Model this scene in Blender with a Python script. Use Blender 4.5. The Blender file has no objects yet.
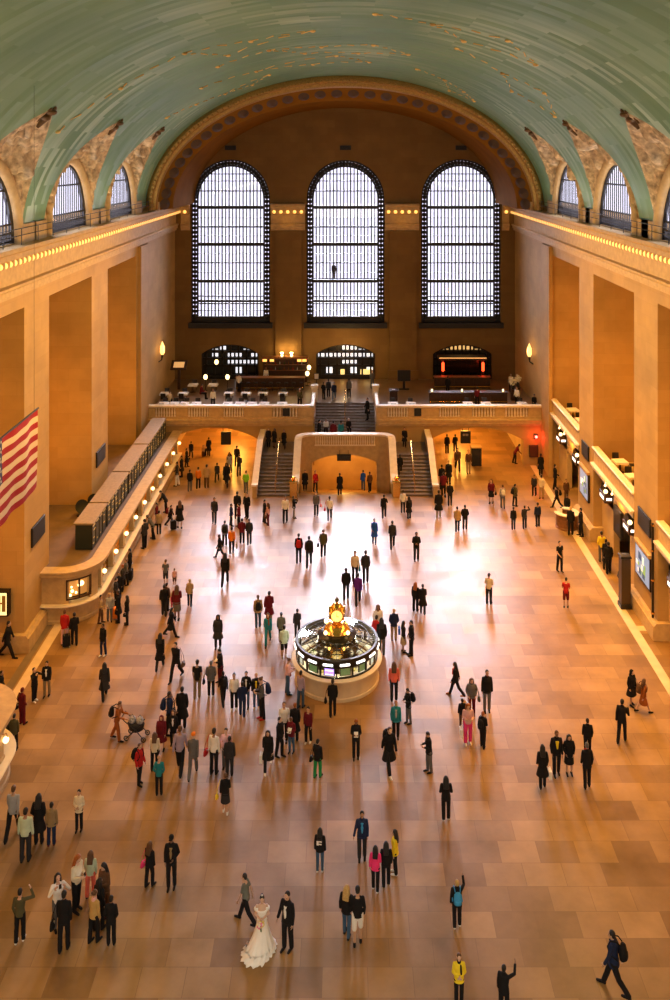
import bpy, bmesh, math, random
from mathutils import Vector, Matrix, noise
random.seed(7)
PI = math.pi
SC = bpy.context.scene
COL = SC.collection
F, CX, CY, H = 880.0, 345.0, 160.0, 26.0      # focal length in pixels, principal point, eye height


def ground(px, py, z=0.0):
    """Where the photograph's pixel meets the level z."""
    Y = F * (H - z) / (py - CY)
    return Vector(((px - CX) * Y / F, Y, z))


# ------------------------------------------------------------------ materials
MATS = {}


def mat(name, col=(0.5, 0.5, 0.5), rough=0.6, metal=0.0, spec=0.4, emit=None, es=0.0, var=0.0, scale=6.0, bump=0.0, bscale=40.0):
    if name in MATS:
        return MATS[name]
    m = bpy.data.materials.new(name)
    m.use_nodes = True
    nt = m.node_tree
    b = nt.nodes['Principled BSDF']
    b.inputs['Base Color'].default_value = (*col, 1)
    b.inputs['Roughness'].default_value = rough
    b.inputs['Metallic'].default_value = metal
    b.inputs['Specular IOR Level'].default_value = spec
    if emit:
        b.inputs['Emission Color'].default_value = (*emit, 1)
        b.inputs['Emission Strength'].default_value = es
    if var or bump:
        tc = nt.nodes.new('ShaderNodeTexCoord')
        n = nt.nodes.new('ShaderNodeTexNoise')
        n.inputs['Scale'].default_value = scale
        n.inputs['Detail'].default_value = 5
        nt.links.new(tc.outputs['Object'], n.inputs['Vector'])
        if var:
            r = nt.nodes.new('ShaderNodeValToRGB')
            r.color_ramp.elements[0].position = 0.3
            r.color_ramp.elements[1].position = 0.7
            r.color_ramp.elements[0].color = (*[max(0, c * (1 - var)) for c in col], 1)
            r.color_ramp.elements[1].color = (*[min(1, c * (1 + var)) for c in col], 1)
            nt.links.new(n.outputs['Fac'], r.inputs['Fac'])
            nt.links.new(r.outputs['Color'], b.inputs['Base Color'])
        if bump:
            n2 = nt.nodes.new('ShaderNodeTexNoise')
            n2.inputs['Scale'].default_value = bscale
            n2.inputs['Detail'].default_value = 4
            nt.links.new(tc.outputs['Object'], n2.inputs['Vector'])
            bp = nt.nodes.new('ShaderNodeBump')
            bp.inputs['Strength'].default_value = bump
            bp.inputs['Distance'].default_value = 0.05
            nt.links.new(n2.outputs['Fac'], bp.inputs['Height'])
            nt.links.new(bp.outputs['Normal'], b.inputs['Normal'])
    MATS[name] = m
    return m


def brick_mat(name, c1, c2, mortar, bw, rh, axes, rough=0.6, spec=0.3, msize=0.012, var=0.25, nscale=0.35, rvar=0.0, bump=0.0):
    """Stone laid in blocks; axes picks which world axes the courses run along."""
    m = bpy.data.materials.new(name)
    m.use_nodes = True
    nt = m.node_tree
    L = nt.links.new
    b = nt.nodes['Principled BSDF']
    geo = nt.nodes.new('ShaderNodeNewGeometry')
    sep = nt.nodes.new('ShaderNodeSeparateXYZ')
    L(geo.outputs['Position'], sep.inputs[0])
    comb = nt.nodes.new('ShaderNodeCombineXYZ')
    if axes == 'wall':                     # x+y along the wall, z up
        add = nt.nodes.new('ShaderNodeMath')
        L(sep.outputs[0], add.inputs[0]); L(sep.outputs[1], add.inputs[1])
        L(add.outputs[0], comb.inputs[0]); L(sep.outputs[2], comb.inputs[1])
    else:
        L(sep.outputs[0], comb.inputs[0]); L(sep.outputs[1], comb.inputs[1])
    br = nt.nodes.new('ShaderNodeTexBrick')
    br.inputs['Scale'].default_value = 1.0
    br.inputs['Brick Width'].default_value = bw
    br.inputs['Row Height'].default_value = rh
    br.inputs['Mortar Size'].default_value = msize
    br.inputs['Mortar Smooth'].default_value = 0.3
    br.inputs['Color1'].default_value = (*c1, 1)
    br.inputs['Color2'].default_value = (*c2, 1)
    br.inputs['Mortar'].default_value = (*mortar, 1)
    L(comb.outputs[0], br.inputs['Vector'])
    n = nt.nodes.new('ShaderNodeTexNoise')
    n.inputs['Scale'].default_value = nscale
    n.inputs['Detail'].default_value = 6
    n.inputs['Roughness'].default_value = 0.6
    L(geo.outputs['Position'], n.inputs['Vector'])
    r = nt.nodes.new('ShaderNodeMapRange')
    r.inputs['From Min'].default_value = 0.3
    r.inputs['From Max'].default_value = 0.7
    r.inputs['To Min'].default_value = 1 - var
    r.inputs['To Max'].default_value = 1 + var
    L(n.outputs['Fac'], r.inputs['Value'])
    mx = nt.nodes.new('ShaderNodeVectorMath')
    mx.operation = 'SCALE'
    L(br.outputs['Color'], mx.inputs[0])
    L(r.outputs[0], mx.inputs['Scale'])
    L(mx.outputs[0], b.inputs['Base Color'])
    b.inputs['Roughness'].default_value = rough
    b.inputs['Specular IOR Level'].default_value = spec
    if rvar:
        r2 = nt.nodes.new('ShaderNodeMapRange')
        r2.inputs['From Min'].default_value = 0.3
        r2.inputs['From Max'].default_value = 0.7
        r2.inputs['To Min'].default_value = rough - rvar
        r2.inputs['To Max'].default_value = rough + rvar
        L(n.outputs['Fac'], r2.inputs['Value'])
        L(r2.outputs[0], b.inputs['Roughness'])
    if bump:
        bp = nt.nodes.new('ShaderNodeBump')
        bp.inputs['Strength'].default_value = bump
        bp.inputs['Distance'].default_value = 0.03
        L(br.outputs['Fac'], bp.inputs['Height'])
        bp.invert = True
        L(bp.outputs['Normal'], b.inputs['Normal'])
    MATS[name] = m
    return m


# ------------------------------------------------------------------ mesh builder
class MB:
    def __init__(self):
        self.v, self.f, self.mi = [], [], []
        self.cur = 0

    def add(self, vs, fs):
        b = len(self.v)
        self.v.extend(tuple(p) for p in vs)
        self.f.extend([tuple(b + i for i in f) for f in fs])
        self.mi.extend([self.cur] * len(fs))
        return self

    def box(self, x0, x1, y0, y1, z0, z1):
        vs = [(x0, y0, z0), (x1, y0, z0), (x1, y1, z0), (x0, y1, z0), (x0, y0, z1), (x1, y0, z1), (x1, y1, z1), (x0, y1, z1)]
        return self.add(vs, [(0, 3, 2, 1), (4, 5, 6, 7), (0, 1, 5, 4), (1, 2, 6, 5), (2, 3, 7, 6), (3, 0, 4, 7)])

    def cbox(self, x0, x1, y0, y1, z0, z1, c=0.02):
        """A box with bevelled top and bottom edges."""
        vs = []
        for z, i in ((z0, c), (z0 + c, 0), (z1 - c, 0), (z1, c)):
            vs += [(x0 + i, y0 + i, z), (x1 - i, y0 + i, z), (x1 - i, y1 - i, z), (x0 + i, y1 - i, z)]
        fs = [(3, 2, 1, 0), (12, 13, 14, 15)]
        for k in range(3):
            for j in range(4):
                fs.append((k * 4 + j, k * 4 + (j + 1) % 4, k * 4 + 4 + (j + 1) % 4, k * 4 + 4 + j))
        return self.add(vs, fs)

    def quad(self, a, b, c, d):
        return self.add([a, b, c, d], [(0, 1, 2, 3)])

    def lathe(self, prof, c=(0, 0, 0), n=24, a0=0.0, a1=2 * PI, ring=False):
        """prof: (radius, z) from bottom to top."""
        full = abs(a1 - a0 - 2 * PI) < 1e-6
        if ring:                          # a hollow ring: the profile closes on itself
            prof = list(prof) + [prof[0]]
        k = n if full else n + 1
        vs = []
        for r, z in prof:
            for i in range(k):
                a = a0 + (a1 - a0) * i / n
                vs.append((c[0] + r * math.cos(a), c[1] + r * math.sin(a), c[2] + z))
        fs = []
        for j in range(len(prof) - 1):
            for i in range(n):
                i2 = (i + 1) % k
                fs.append((j * k + i, j * k + i2, (j + 1) * k + i2, (j + 1) * k + i))
        if full and not ring:
            if prof[0][0] > 1e-6:
                fs.append(tuple(reversed(range(k))))
            if prof[-1][0] > 1e-6:
                fs.append(tuple((len(prof) - 1) * k + i for i in range(k)))
        return self.add(vs, fs)

    def sphere(self, c, r, n=14, sz=1.0):
        m = max(6, n // 2)
        return self.lathe([(max(r * math.sin(PI * j / m), 1e-4), -r * sz * math.cos(PI * j / m)) for j in range(m + 1)], c, n)

    def tube(self, pts, r, n=8, closed=False):
        pts = [Vector(p) for p in pts]
        rs = r if isinstance(r, (list, tuple)) else [r] * len(pts)
        vs, N = [], len(pts)
        up = Vector((0.123, 0.31, 0.94)).normalized()
        for i, p in enumerate(pts):
            a = pts[(i - 1) % N] if (closed or i > 0) else pts[0]
            b = pts[(i + 1) % N] if (closed or i < N - 1) else pts[-1]
            t = (b - a).normalized()
            s = t.cross(up)
            if s.length < 0.05:
                s = t.cross(Vector((1, 0, 0)))
            s.normalize()
            u = s.cross(t)
            for k in range(n):
                ang = 2 * PI * k / n
                vs.append(p + (s * math.cos(ang) + u * math.sin(ang)) * rs[i])
        fs = []
        for i in range(N if closed else N - 1):
            i2 = (i + 1) % N
            for k in range(n):
                fs.append((i * n + k, i * n + (k + 1) % n, i2 * n + (k + 1) % n, i2 * n + k))
        if not closed:
            fs.append(tuple(reversed(range(n))))
            fs.append(tuple((N - 1) * n + k for k in range(n)))
        return self.add(vs, fs)

    def sweep(self, path, prof, closed_prof=True):
        """path: (x, y, nx, ny) plan points with outward normals; prof: (outward, z)."""
        vs, m = [], len(prof)
        for x, y, nx, ny in path:
            for o, z in prof:
                vs.append((x + nx * o, y + ny * o, z))
        fs = []
        for i in range(len(path) - 1):
            for k in range(m if closed_prof else m - 1):
                k2 = (k + 1) % m
                fs.append((i * m + k, (i + 1) * m + k, (i + 1) * m + k2, i * m + k2))
        if closed_prof:
            fs.append(tuple(range(m)))
            fs.append(tuple(reversed([(len(path) - 1) * m + k for k in range(m)])))
        return self.add(vs, fs)

    def prism(self, poly, axis, a, b):
        """Extrude a 2-D polygon along an axis from a to b."""
        def P(u, v, w):
            return {'x': (w, u, v), 'y': (u, w, v), 'z': (u, v, w)}[axis]
        n = len(poly)
        vs = [P(u, v, a) for u, v in poly] + [P(u, v, b) for u, v in poly]
        fs = [tuple(reversed(range(n))), tuple(range(n, 2 * n))]
        for i in range(n):
            j = (i + 1) % n
            fs.append((i, j, n + j, n + i))
        return self.add(vs, fs)

    def grid(self, rows):
        n = len(rows[0])
        vs = [p for r in rows for p in r]
        fs = []
        for j in range(len(rows) - 1):
            for i in range(n - 1):
                fs.append((j * n + i, j * n + i + 1, (j + 1) * n + i + 1, (j + 1) * n + i))
        return self.add(vs, fs)

    def xf(self, M):
        self.v = [tuple(M @ Vector(p)) for p in self.v]
        return self

    def mesh(self, name, mats, smooth=False, fix=True):
        me = bpy.data.meshes.new(name)
        me.from_pydata(self.v, [], self.f)
        for m in (mats if isinstance(mats, (list, tuple)) else [mats]):
            me.materials.append(m)
        me.polygons.foreach_set('material_index', self.mi)
        if fix:
            bm = bmesh.new()
            bm.from_mesh(me)
            bmesh.ops.recalc_face_normals(bm, faces=bm.faces)
            bm.to_mesh(me)
            bm.free()
        if smooth:
            me.shade_smooth()
            if smooth != 'all':
                try:
                    me.set_sharp_from_angle(angle=math.radians(40))
                except Exception:
                    pass
        me.update()
        return me

    def obj(self, name, mats, parent=None, smooth=False, fix=True):
        o = bpy.data.objects.new(name, self.mesh(name, mats, smooth, fix))
        COL.objects.link(o)
        if parent:
            o.parent = parent
        return o


def thing(name, label, cat, loc=(0, 0, 0), rz=0.0, group=None):
    o = bpy.data.objects.new(name, None)
    o.empty_display_size = 0.2
    COL.objects.link(o)
    o.location = loc
    o.rotation_euler = (0, 0, rz)
    return tag(o, label, cat, group)


def tag(o, label, cat, group=None):
    o['label'] = label
    o['category'] = cat
    if group:
        o['group'] = group
    return o


def struct(o):
    o['kind'] = 'structure'
    return o


def dup(o, parent=None):
    c = o.copy()
    COL.objects.link(c)
    if parent:
        c.parent = parent
    for ch in list(o.children):
        dup(ch, c)
    return c


def lamp_area(name, loc, direction, sx, sy, power, col, spread=180):
    d = bpy.data.lights.new(name, 'AREA')
    d.shape = 'RECTANGLE'
    d.size, d.size_y = sx, sy
    d.energy = power
    d.color = col
    d.spread = math.radians(spread)
    o = bpy.data.objects.new(name, d)
    COL.objects.link(o)
    o.location = loc
    o.rotation_euler = Vector(direction).to_track_quat('-Z', 'Y').to_euler()
    return o


def lamp_strip(name, loc, direction, width, length, power, col, spread=180):
    """An area lamp whose long side runs along the hall."""
    o = lamp_area(name, loc, direction, width, length, power, col, spread)
    z = -Vector(direction).normalized()
    y = Vector((0, 1, 0))
    y = (y - z * y.dot(z)).normalized()
    x = y.cross(z)
    o.rotation_euler = Matrix((x, y, z)).transposed().to_euler()
    return o


def lamp_point(name, loc, power, col, r=0.3):
    d = bpy.data.lights.new(name, 'POINT')
    d.energy, d.color, d.shadow_soft_size = power, col, r
    o = bpy.data.objects.new(name, d)
    COL.objects.link(o)
    o.location = loc
    return o


ORD = 'first second third fourth fifth sixth seventh eighth ninth tenth eleventh twelfth thirteenth fourteenth'.split()
LIGHTS = dict(win=7000, cler=800, vault=1400, gal=620, pas=800, gate=110, count=14, bal=40, near=2200, side=2150, down=4200, endv=70, door=420, booth=28, world=1.9, exp=0.0)
# ------------------------------------------------------------------ people: one skeleton, several poses, garments fitted to each pose
def rotx(v, a):
    c, s = math.cos(a), math.sin(a)
    return Vector((v[0], v[1] * c - v[2] * s, v[1] * s + v[2] * c))


def V(*a):
    return Vector(a)


# pose: legs (thigh forward deg, knee bend deg) for each side, arms (upper dir, fore dir) in body frame with x outward, forward -y
POSES = {
    'st': dict(legs=((2, 3), (-2, 2)), arms=(((.16, 0, -1), (.04, -.12, -1)), ((.16, 0, -1), (.04, -.12, -1))), lean=0, nod=8),
    'sa': dict(legs=((9, 10), (-5, 2)), arms=(((.2, .06, -1), (-.1, -.3, -1)), ((.14, -.1, -1), (.0, -.45, -1))), lean=1, nod=10, hipx=.02),
    'sb': dict(legs=((-7, 3), (8, 8)), arms=(((.12, -.1, -1), (-.25, -.8, -.5)), ((.2, .05, -1), (.05, -.15, -1))), lean=-1, nod=6, hipx=-.02),
    'sc': dict(legs=((4, 2), (3, 3)), arms=(((.26, .15, -1), (-.3, -.6, -.8)), ((.26, .15, -1), (-.3, -.6, -.8))), lean=1, nod=12),
    's2': dict(legs=((8, 12), (-3, 1)), arms=(((.22, .12, -1), (-.05, -.3, -1)), ((.3, .18, -1), (-.55, -.6, -.45))), lean=1, nod=4, hipx=.03),
    'wk': dict(legs=((24, 6), (-20, 18)), arms=(((.14, .38, -1), (.02, .15, -1)), ((.14, -.32, -1), (.0, -.55, -1))), lean=4, nod=5),
    'w2': dict(legs=((-20, 20), (24, 6)), arms=(((.14, -.32, -1), (0, -.55, -1)), ((.14, .38, -1), (.02, .15, -1))), lean=4, nod=5),
    'ph': dict(legs=((4, 5), (-3, 2)), arms=(((.15, -.12, -1), (-.38, -.85, .28)), ((.17, -.08, -1), (-.42, -.85, .2))), lean=3, nod=28),
    'cm': dict(legs=((3, 3), (-3, 2)), arms=(((.5, -.75, -.35), (-.55, -.3, .75)), ((.5, -.75, -.35), (-.55, -.3, .75))), lean=-2, nod=-6),
    'up': dict(legs=((5, 5), (-4, 3)), arms=(((.35, -.75, -.1), (-.1, -.5, .9)), ((.16, 0, -1), (.04, -.15, -1))), lean=0, nod=-4),
    'fo': dict(legs=((2, 2), (-2, 2)), arms=(((.2, -.02, -1), (-.75, -.75, -.15)), ((.2, -.02, -1), (-.75, -.72, -.1))), lean=0, nod=10),
    'be': dict(legs=((6, 10), (-8, 6)), arms=(((.1, -.75, -.7), (-.2, -.9, -.25)), ((.1, -.7, -.75), (-.2, -.9, -.3))), lean=30, nod=20),
    'si': dict(legs=((82, 82), (84, 80)), arms=(((.12, -.25, -1), (-.2, -1, -.1)), ((.12, -.25, -1), (-.2, -1, -.1))), lean=6, nod=10),
    'pu': dict(legs=((14, 8), (-14, 10)), arms=(((.1, -.55, -1), (-.02, -1, .05)), ((.1, -.55, -1), (-.02, -1, .05))), lean=10, nod=12),
    'hp': dict(legs=((6, 6), (-5, 3)), arms=(((.75, -.35, -.05), (-.5, -.25, .95)), ((.2, .15, -1), (-.2, -.3, -1))), lean=0, nod=6),
    'rd': dict(legs=((12, 5), (-14, 12)), arms=(((.3, -.3, -.9), (-.3, -.6, .9)), ((.16, .25, -1), (.02, .1, -1))), lean=3, nod=2),
    'hh': dict(legs=((3, 3), (-3, 2)), arms=(((.25, -.05, -1), (.25, -.2, -1)), ((.15, .0, -1), (.0, -.2, -1))), lean=0, nod=6),
}


class Skel:
    def __init__(s, p):
        a = POSES[p]
        s.lean = math.radians(a['lean'])
        s.nod = math.radians(a['nod'])
        hx = a.get('hipx', 0)
        s.legs = []
        hips = [V(-.095 + hx, 0, 0), V(.095 + hx, 0, 0)]
        low = 0
        for hip, (t, k) in zip(hips, a['legs']):
            t, k = math.radians(t), math.radians(k)
            knee = hip + V(.012 * (-1 if hip.x < hx else 1), -math.sin(t), -math.cos(t)) * .44
            ank = knee + V(0, -math.sin(t - k), -math.cos(t - k)) * .43
            s.legs.append([hip, knee, ank, t - k])
            low = min(low, ank.z)
        z0 = .085 - low
        s.hip = V(hx, 0, z0)
        for g in s.legs:
            for i in range(3):
                g[i] = g[i] + V(0, 0, z0)
        s.arms = []
        for side, (u, f) in zip((-1, 1), a['arms']):
            sh = s.T(V(.168 * side, .0, .475))
            uu = s.R(V(u[0] * side, u[1], u[2]).normalized())
            ff = s.R(V(f[0] * side, f[1], f[2]).normalized())
            el = sh + uu * .285
            wr = el + ff * .245
            s.arms.append((sh, el, wr, ff, side))
        s.neck = s.T(V(0, .005, .52))
        s.hc = s.T(V(0, -.015 - .03 * math.sin(s.nod), .70))

    def R(s, v):
        return rotx(v, s.lean)      # lean forward = towards -y for the upper body

    def T(s, v):
        return s.hip + s.R(v)

    def HR(s, v):
        return rotx(v, s.lean + s.nod)

    def HT(s, v):
        return s.hc + s.HR(v)


def loft(mb, rings, n=16):
    """rings: (centre, x-axis*rx, y-axis*ry); closed with caps."""
    vs, fs = [], []
    for c, ax, ay in rings:
        for k in range(n):
            t = 2 * PI * k / n
            vs.append(c + ax * math.cos(t) + ay * math.sin(t))
    for j in range(len(rings) - 1):
        for k in range(n):
            fs.append((j * n + k, j * n + (k + 1) % n, (j + 1) * n + (k + 1) % n, (j + 1) * n + k))
    fs.append(tuple(reversed(range(n))))
    fs.append(tuple((len(rings) - 1) * n + k for k in range(n)))
    mb.add(vs, fs)


def capsule(mb, p, q, r0, r1, n=12, flat=None):
    t = (q - p)
    L = t.length
    t = t / max(L, 1e-6)
    s = t.cross(V(0, 1, 0.01))
    if s.length < .1:
        s = t.cross(V(1, 0, 0))
    s.normalize()
    u = s.cross(t)
    rr = []
    for a in (-80, -50, -20):
        a = math.radians(a)
        rr.append((p + t * r0 * math.sin(a), r0 * math.cos(a)))
    rr.append((p.lerp(q, .35), r0 * .65 + r1 * .35))
    rr.append((p.lerp(q, .7), r0 * .3 + r1 * .7))
    for a in (20, 50, 80):
        a = math.radians(a)
        rr.append((q + t * r1 * math.sin(a), r1 * math.cos(a)))
    loft(mb, [(c, s * r, u * r) for c, r in rr], n)


def ellipsoid(mb, sk, c, rx, ry, rz, head=True, n=18):
    R = sk.HR if head else sk.R
    T = sk.HT if head else sk.T
    rings = []
    for j in range(1, 12):
        a = PI * j / 12
        rings.append((T(V(c[0], c[1], c[2] - rz * math.cos(a))), R(V(rx * math.sin(a), 0, 0)), R(V(0, ry * math.sin(a), 0))))
    loft(mb, rings, n)


TORSO = [(-.06, .150, .105, .0), (.0, .165, .115, .0), (.08, .155, .108, .0), (.17, .138, .098, -.005), (.28, .152, .112, -.01), (.38, .168, .118, -.01), (.45, .165, .10, .0), (.50, .12, .078, .005), (.535, .06, .06, .005)]


def torso(mb, sk, infl=0.0, lo=-.06, hi=.6, flare=0.0, depth=0.0):
    rings = []
    pts = [t for t in TORSO if lo - 1e-6 <= t[0] <= hi]
    if lo < -.06:
        k = 5
        for i in range(k):
            z = lo + (-.07 - lo) * i / k
            f = (-.07 - z) / max(.001, -.07 - lo)
            pts.insert(i, (z, .165 + flare * f, .125 + flare * .8 * f, 0))
    for z, rx, ry, dy in pts:
        # the skirt of a coat hangs straight down, the trunk leans
        c = sk.T(V(0, dy, z)) if z >= -.06 else sk.hip + V(0, dy, z)
        R = sk.R if z >= -.06 else (lambda v: v)
        rings.append((c, R(V(rx + infl, 0, 0)), R(V(0, ry + infl + depth, 0))))
    loft(mb, rings, 20)


def body_mesh(pose):
    sk = Skel(pose)
    mb = MB()
    torso(mb, sk)
    capsule(mb, sk.T(V(0, .01, .48)), sk.HT(V(0, .012, -.07)), .058, .052)
    # head: skull, jaw, nose, brow, ears
    ellipsoid(mb, sk, (0, .005, .02), .075, .093, .098)
    ellipsoid(mb, sk, (0, -.022, -.045), .056, .066, .072)
    capsule(mb, sk.HT(V(0, -.088, .012)), sk.HT(V(0, -.103, -.025)), .010, .015, 8)
    capsule(mb, sk.HT(V(-.03, -.078, .026)), sk.HT(V(.03, -.078, .026)), .014, .014, 8)
    capsule(mb, sk.HT(V(-.018, -.083, -.058)), sk.HT(V(.018, -.083, -.058)), .010, .010, 8)
    for s in (-1, 1):
        capsule(mb, sk.HT(V(.077 * s, .012, .018)), sk.HT(V(.074 * s, .004, -.022)), .014, .010, 8)
    for hip, knee, ank, ang in sk.legs:
        capsule(mb, hip + V(0, 0, -.01), knee, .083, .056)
        mid = knee.lerp(ank, .3) + V(0, .012, 0)
        capsule(mb, knee, mid, .054, .055)
        capsule(mb, mid, ank, .054, .036)
        toe = ank + V(0, -.17, -.05)
        capsule(mb, ank + V(0, .03, -.04), toe, .038, .03)
    for sh, el, wr, ff, side in sk.arms:
        capsule(mb, sh, el, .050, .040)
        capsule(mb, el, wr, .040, .027)
        # hand: palm, four unequal fingers with a bend, a thumb off the palm's side
        nrm = V(-side, 0, 0) - ff * (V(-side, 0, 0).dot(ff))
        if nrm.length < .2:
            nrm = V(0, 0, -1) - ff * (V(0, 0, -1).dot(ff))
        nrm.normalize()
        acr = ff.cross(nrm).normalized()
        if acr.y > 0:
            acr = -acr
        for k in (-1, 0, 1):
            capsule(mb, wr + ff * .015 + acr * .016 * k, wr + ff * .085 + acr * .024 * k, .017, .015, 8)
        for k, ln in ((-1.5, .058), (-.5, .07), (.5, .076), (1.5, .068)):
            a = wr + ff * .092 + acr * .0195 * k
            b = a + (ff + nrm * .25 + acr * .06 * k).normalized() * ln * .55
            c = b + (ff + nrm * .9 + acr * .05 * k).normalized() * ln * .5
            capsule(mb, a, b, .0085, .008, 8)
            capsule(mb, b, c, .008, .0065, 8)
        a = wr + ff * .03 + acr * .03
        b = a + (ff * .7 + acr * .8 + nrm * .3).normalized() * .04
        c = b + (ff + nrm * .5).normalized() * .032
        capsule(mb, a, b, .012, .010, 8)
        capsule(mb, b, c, .010, .008, 8)
    me = fuse(mb, .0075, .2, 'body')
    # eyes, brows and lips as their own material faces on the same skin
    me.materials.append(mat('eye_dark', (.02, .015, .012), .3))
    me.materials.append(mat('lip', (.35, .12, .10), .5))
    for p in me.polygons:
        c = Vector(p.center)
        for s in (-1, 1):
            if (c - sk.HT(V(.03 * s, -.082, .006))).length < .0125:
                p.material_index = 1
        if abs(c.x - sk.HT(V(0, 0, 0)).x) < .024 and (c - sk.HT(V(c.x, -.09, -.056))).length < .011:
            p.material_index = 2
    return me


def fuse(mb, voxel, ratio, name):
    me = bpy.data.meshes.new('tmp')
    me.from_pydata(mb.v, [], mb.f)
    o = bpy.data.objects.new('tmp', me)
    COL.objects.link(o)
    r = o.modifiers.new('r', 'REMESH')
    r.mode = 'VOXEL'
    r.voxel_size = voxel
    s = o.modifiers.new('s', 'SMOOTH')
    s.factor, s.iterations = .5, 3
    d = o.modifiers.new('d', 'DECIMATE')
    d.ratio = ratio
    dg = bpy.context.evaluated_depsgraph_get()
    out = bpy.data.meshes.new_from_object(o.evaluated_get(dg))
    out.name = name
    out.materials.clear()
    out.materials.append(mat('skin', (.5, .32, .22), .55))
    for p in out.polygons:
        p.material_index = 0
    out.shade_smooth()
    bpy.data.objects.remove(o)
    bpy.data.meshes.remove(me)
    return out


def garment(pose, g):
    sk = Skel(pose)
    mb = MB()
    vox, rat = .014, .35
    if g in ('jacket', 'coat', 'shirt', 'tee', 'hoodie'):
        infl = {'jacket': .021, 'coat': .025, 'shirt': .012, 'tee': .010, 'hoodie': .026}[g]
        lo = {'jacket': -.12, 'coat': -.42, 'shirt': -.07, 'tee': -.07, 'hoodie': -.10}[g]
        torso(mb, sk, infl, lo if lo < -.06 else -.06, .505, {'coat': .09, 'jacket': .01}.get(g, 0))
        # soft shoulders and collar
        capsule(mb, sk.T(V(-.15, .005, .462)), sk.T(V(0, .005, .495)), .045 + infl, .05 + infl)
        capsule(mb, sk.T(V(.15, .005, .462)), sk.T(V(0, .005, .495)), .045 + infl, .05 + infl)
        if g in ('jacket', 'coat', 'hoodie'):
            capsule(mb, sk.T(V(0, .012, .49)), sk.T(V(0, .015, .545)), .088, .078)
        if g == 'hoodie':
            capsule(mb, sk.T(V(-.05, .085, .49)), sk.T(V(.05, .085, .49)), .055, .055)
        for sh, el, wr, ff, side in sk.arms:
            ai = infl * .5
            if g == 'tee':
                capsule(mb, sh, sh.lerp(el, .6), .056 + ai, .05 + ai)
            else:
                capsule(mb, sh, el, .053 + ai, .042 + ai)
                capsule(mb, el, wr + ff * .0, .042 + ai, .033 + ai)
                # cuff
                capsule(mb, wr - ff * .03, wr - ff * .005, .037 + ai, .037 + ai)
    elif g in ('trousers', 'shorts', 'jeans'):
        infl = .022 if g != 'jeans' else .012
        torso(mb, sk, .004, -.06, .09)
        for hip, knee, ank, ang in sk.legs:
            capsule(mb, hip, knee, .088 + infl * .4, .058 + infl)
            if g == 'shorts':
                d = (knee - hip).normalized()
                capsule(mb, hip, knee - d * .02, .1, .085)
            else:
                mid = knee.lerp(ank, .35) + V(0, .008, 0)
                capsule(mb, knee, mid, .056 + infl, .056 + infl)
                capsule(mb, mid, ank + V(0, .005, .005), .055 + infl, .044 + infl * 1.2)
    elif g == 'skirt':
        rings = [(sk.T(V(0, 0, .1)), V(.15, 0, 0), V(0, .11, 0))]
        for i in range(6):
            f = i / 5
            rings.append((sk.hip + V(0, 0, .02 - .48 * f), V(.17 + .05 * f, 0, 0), V(0, .125 + .07 * f, 0)))
        loft(mb, rings[::-1], 20)
    elif g in ('shoe0', 'shoe1'):
        hip, knee, ank, ang = sk.legs[int(g[-1])]
        capsule(mb, ank + V(0, .035, -.045), ank + V(0, -.10, -.045), .045, .043)
        capsule(mb, ank + V(0, -.08, -.05), ank + V(0, -.175, -.055), .045, .036)
        capsule(mb, ank + V(0, .01, -.03), ank + V(0, .01, .02), .048, .046)
        vox, rat = .012, .5
    elif g == 'hair_short':
        ellipsoid(mb, sk, (0, .022, .036), .083, .092, .098)
        ellipsoid(mb, sk, (0, .05, -.02), .07, .055, .07)
    elif g == 'hair_long':
        ellipsoid(mb, sk, (0, .022, .036), .086, .094, .1)
        for x in (-.06, -.02, .02, .06):
            capsule(mb, sk.HT(V(x, .06, .02)), sk.T(V(x * 1.25, .115, .40)), .052, .04)
        for s in (-1, 1):
            capsule(mb, sk.HT(V(.078 * s, .01, .03)), sk.T(V(.10 * s, .03, .45)), .03, .034)
    elif g == 'hair_bun':
        ellipsoid(mb, sk, (0, .022, .036), .084, .092, .098)
        ellipsoid(mb, sk, (0, .115, .06), .045, .042, .045)
        vox = .011
    elif g == 'cap':
        ellipsoid(mb, sk, (0, .01, .052), .09, .102, .082)
        loft(mb, [(sk.HT(V(0, -.11, .05)), sk.HR(V(.07, 0, 0)), sk.HR(V(0, .075, -.01))), (sk.HT(V(0, -.11, .066)), sk.HR(V(.07, 0, 0)), sk.HR(V(0, .075, -.01)))], 16)
        vox = .011
    elif g == 'hood':
        ellipsoid(mb, sk, (0, .028, .02), .1, .105, .118)
        capsule(mb, sk.HT(V(0, .04, -.07)), sk.T(V(0, .04, .5)), .085, .1)
    elif g == 'scarf':
        capsule(mb, sk.T(V(0, .01, .515)), sk.T(V(0, .0, .555)), .088, .08)
        capsule(mb, sk.T(V(.05, -.12, .5)), sk.T(V(.06, -.155, .25)), .035, .04)
    elif g == 'tie':
        capsule(mb, sk.T(V(0, -.125, .47)), sk.T(V(0, -.155, .2)), .022, .03)
        capsule(mb, sk.T(V(-.045, -.12, .45)), sk.T(V(-.02, -.145, .22)), .03, .02)
        capsule(mb, sk.T(V(.045, -.12, .45)), sk.T(V(.02, -.145, .22)), .03, .02)
    elif g == 'front':        # shirt front showing between the open sides of a jacket
        loft(mb, [(sk.T(V(0, -.11, .10)), sk.R(V(.022, 0, 0)), sk.R(V(0, .055, 0))), (sk.T(V(0, -.11, .3)), sk.R(V(.058, 0, 0)), sk.R(V(0, .06, 0))), (sk.T(V(0, -.075, .47)), sk.R(V(.075, 0, 0)), sk.R(V(0, .055, 0)))], 16)
    return fuse(mb, vox, rat, g)


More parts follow.
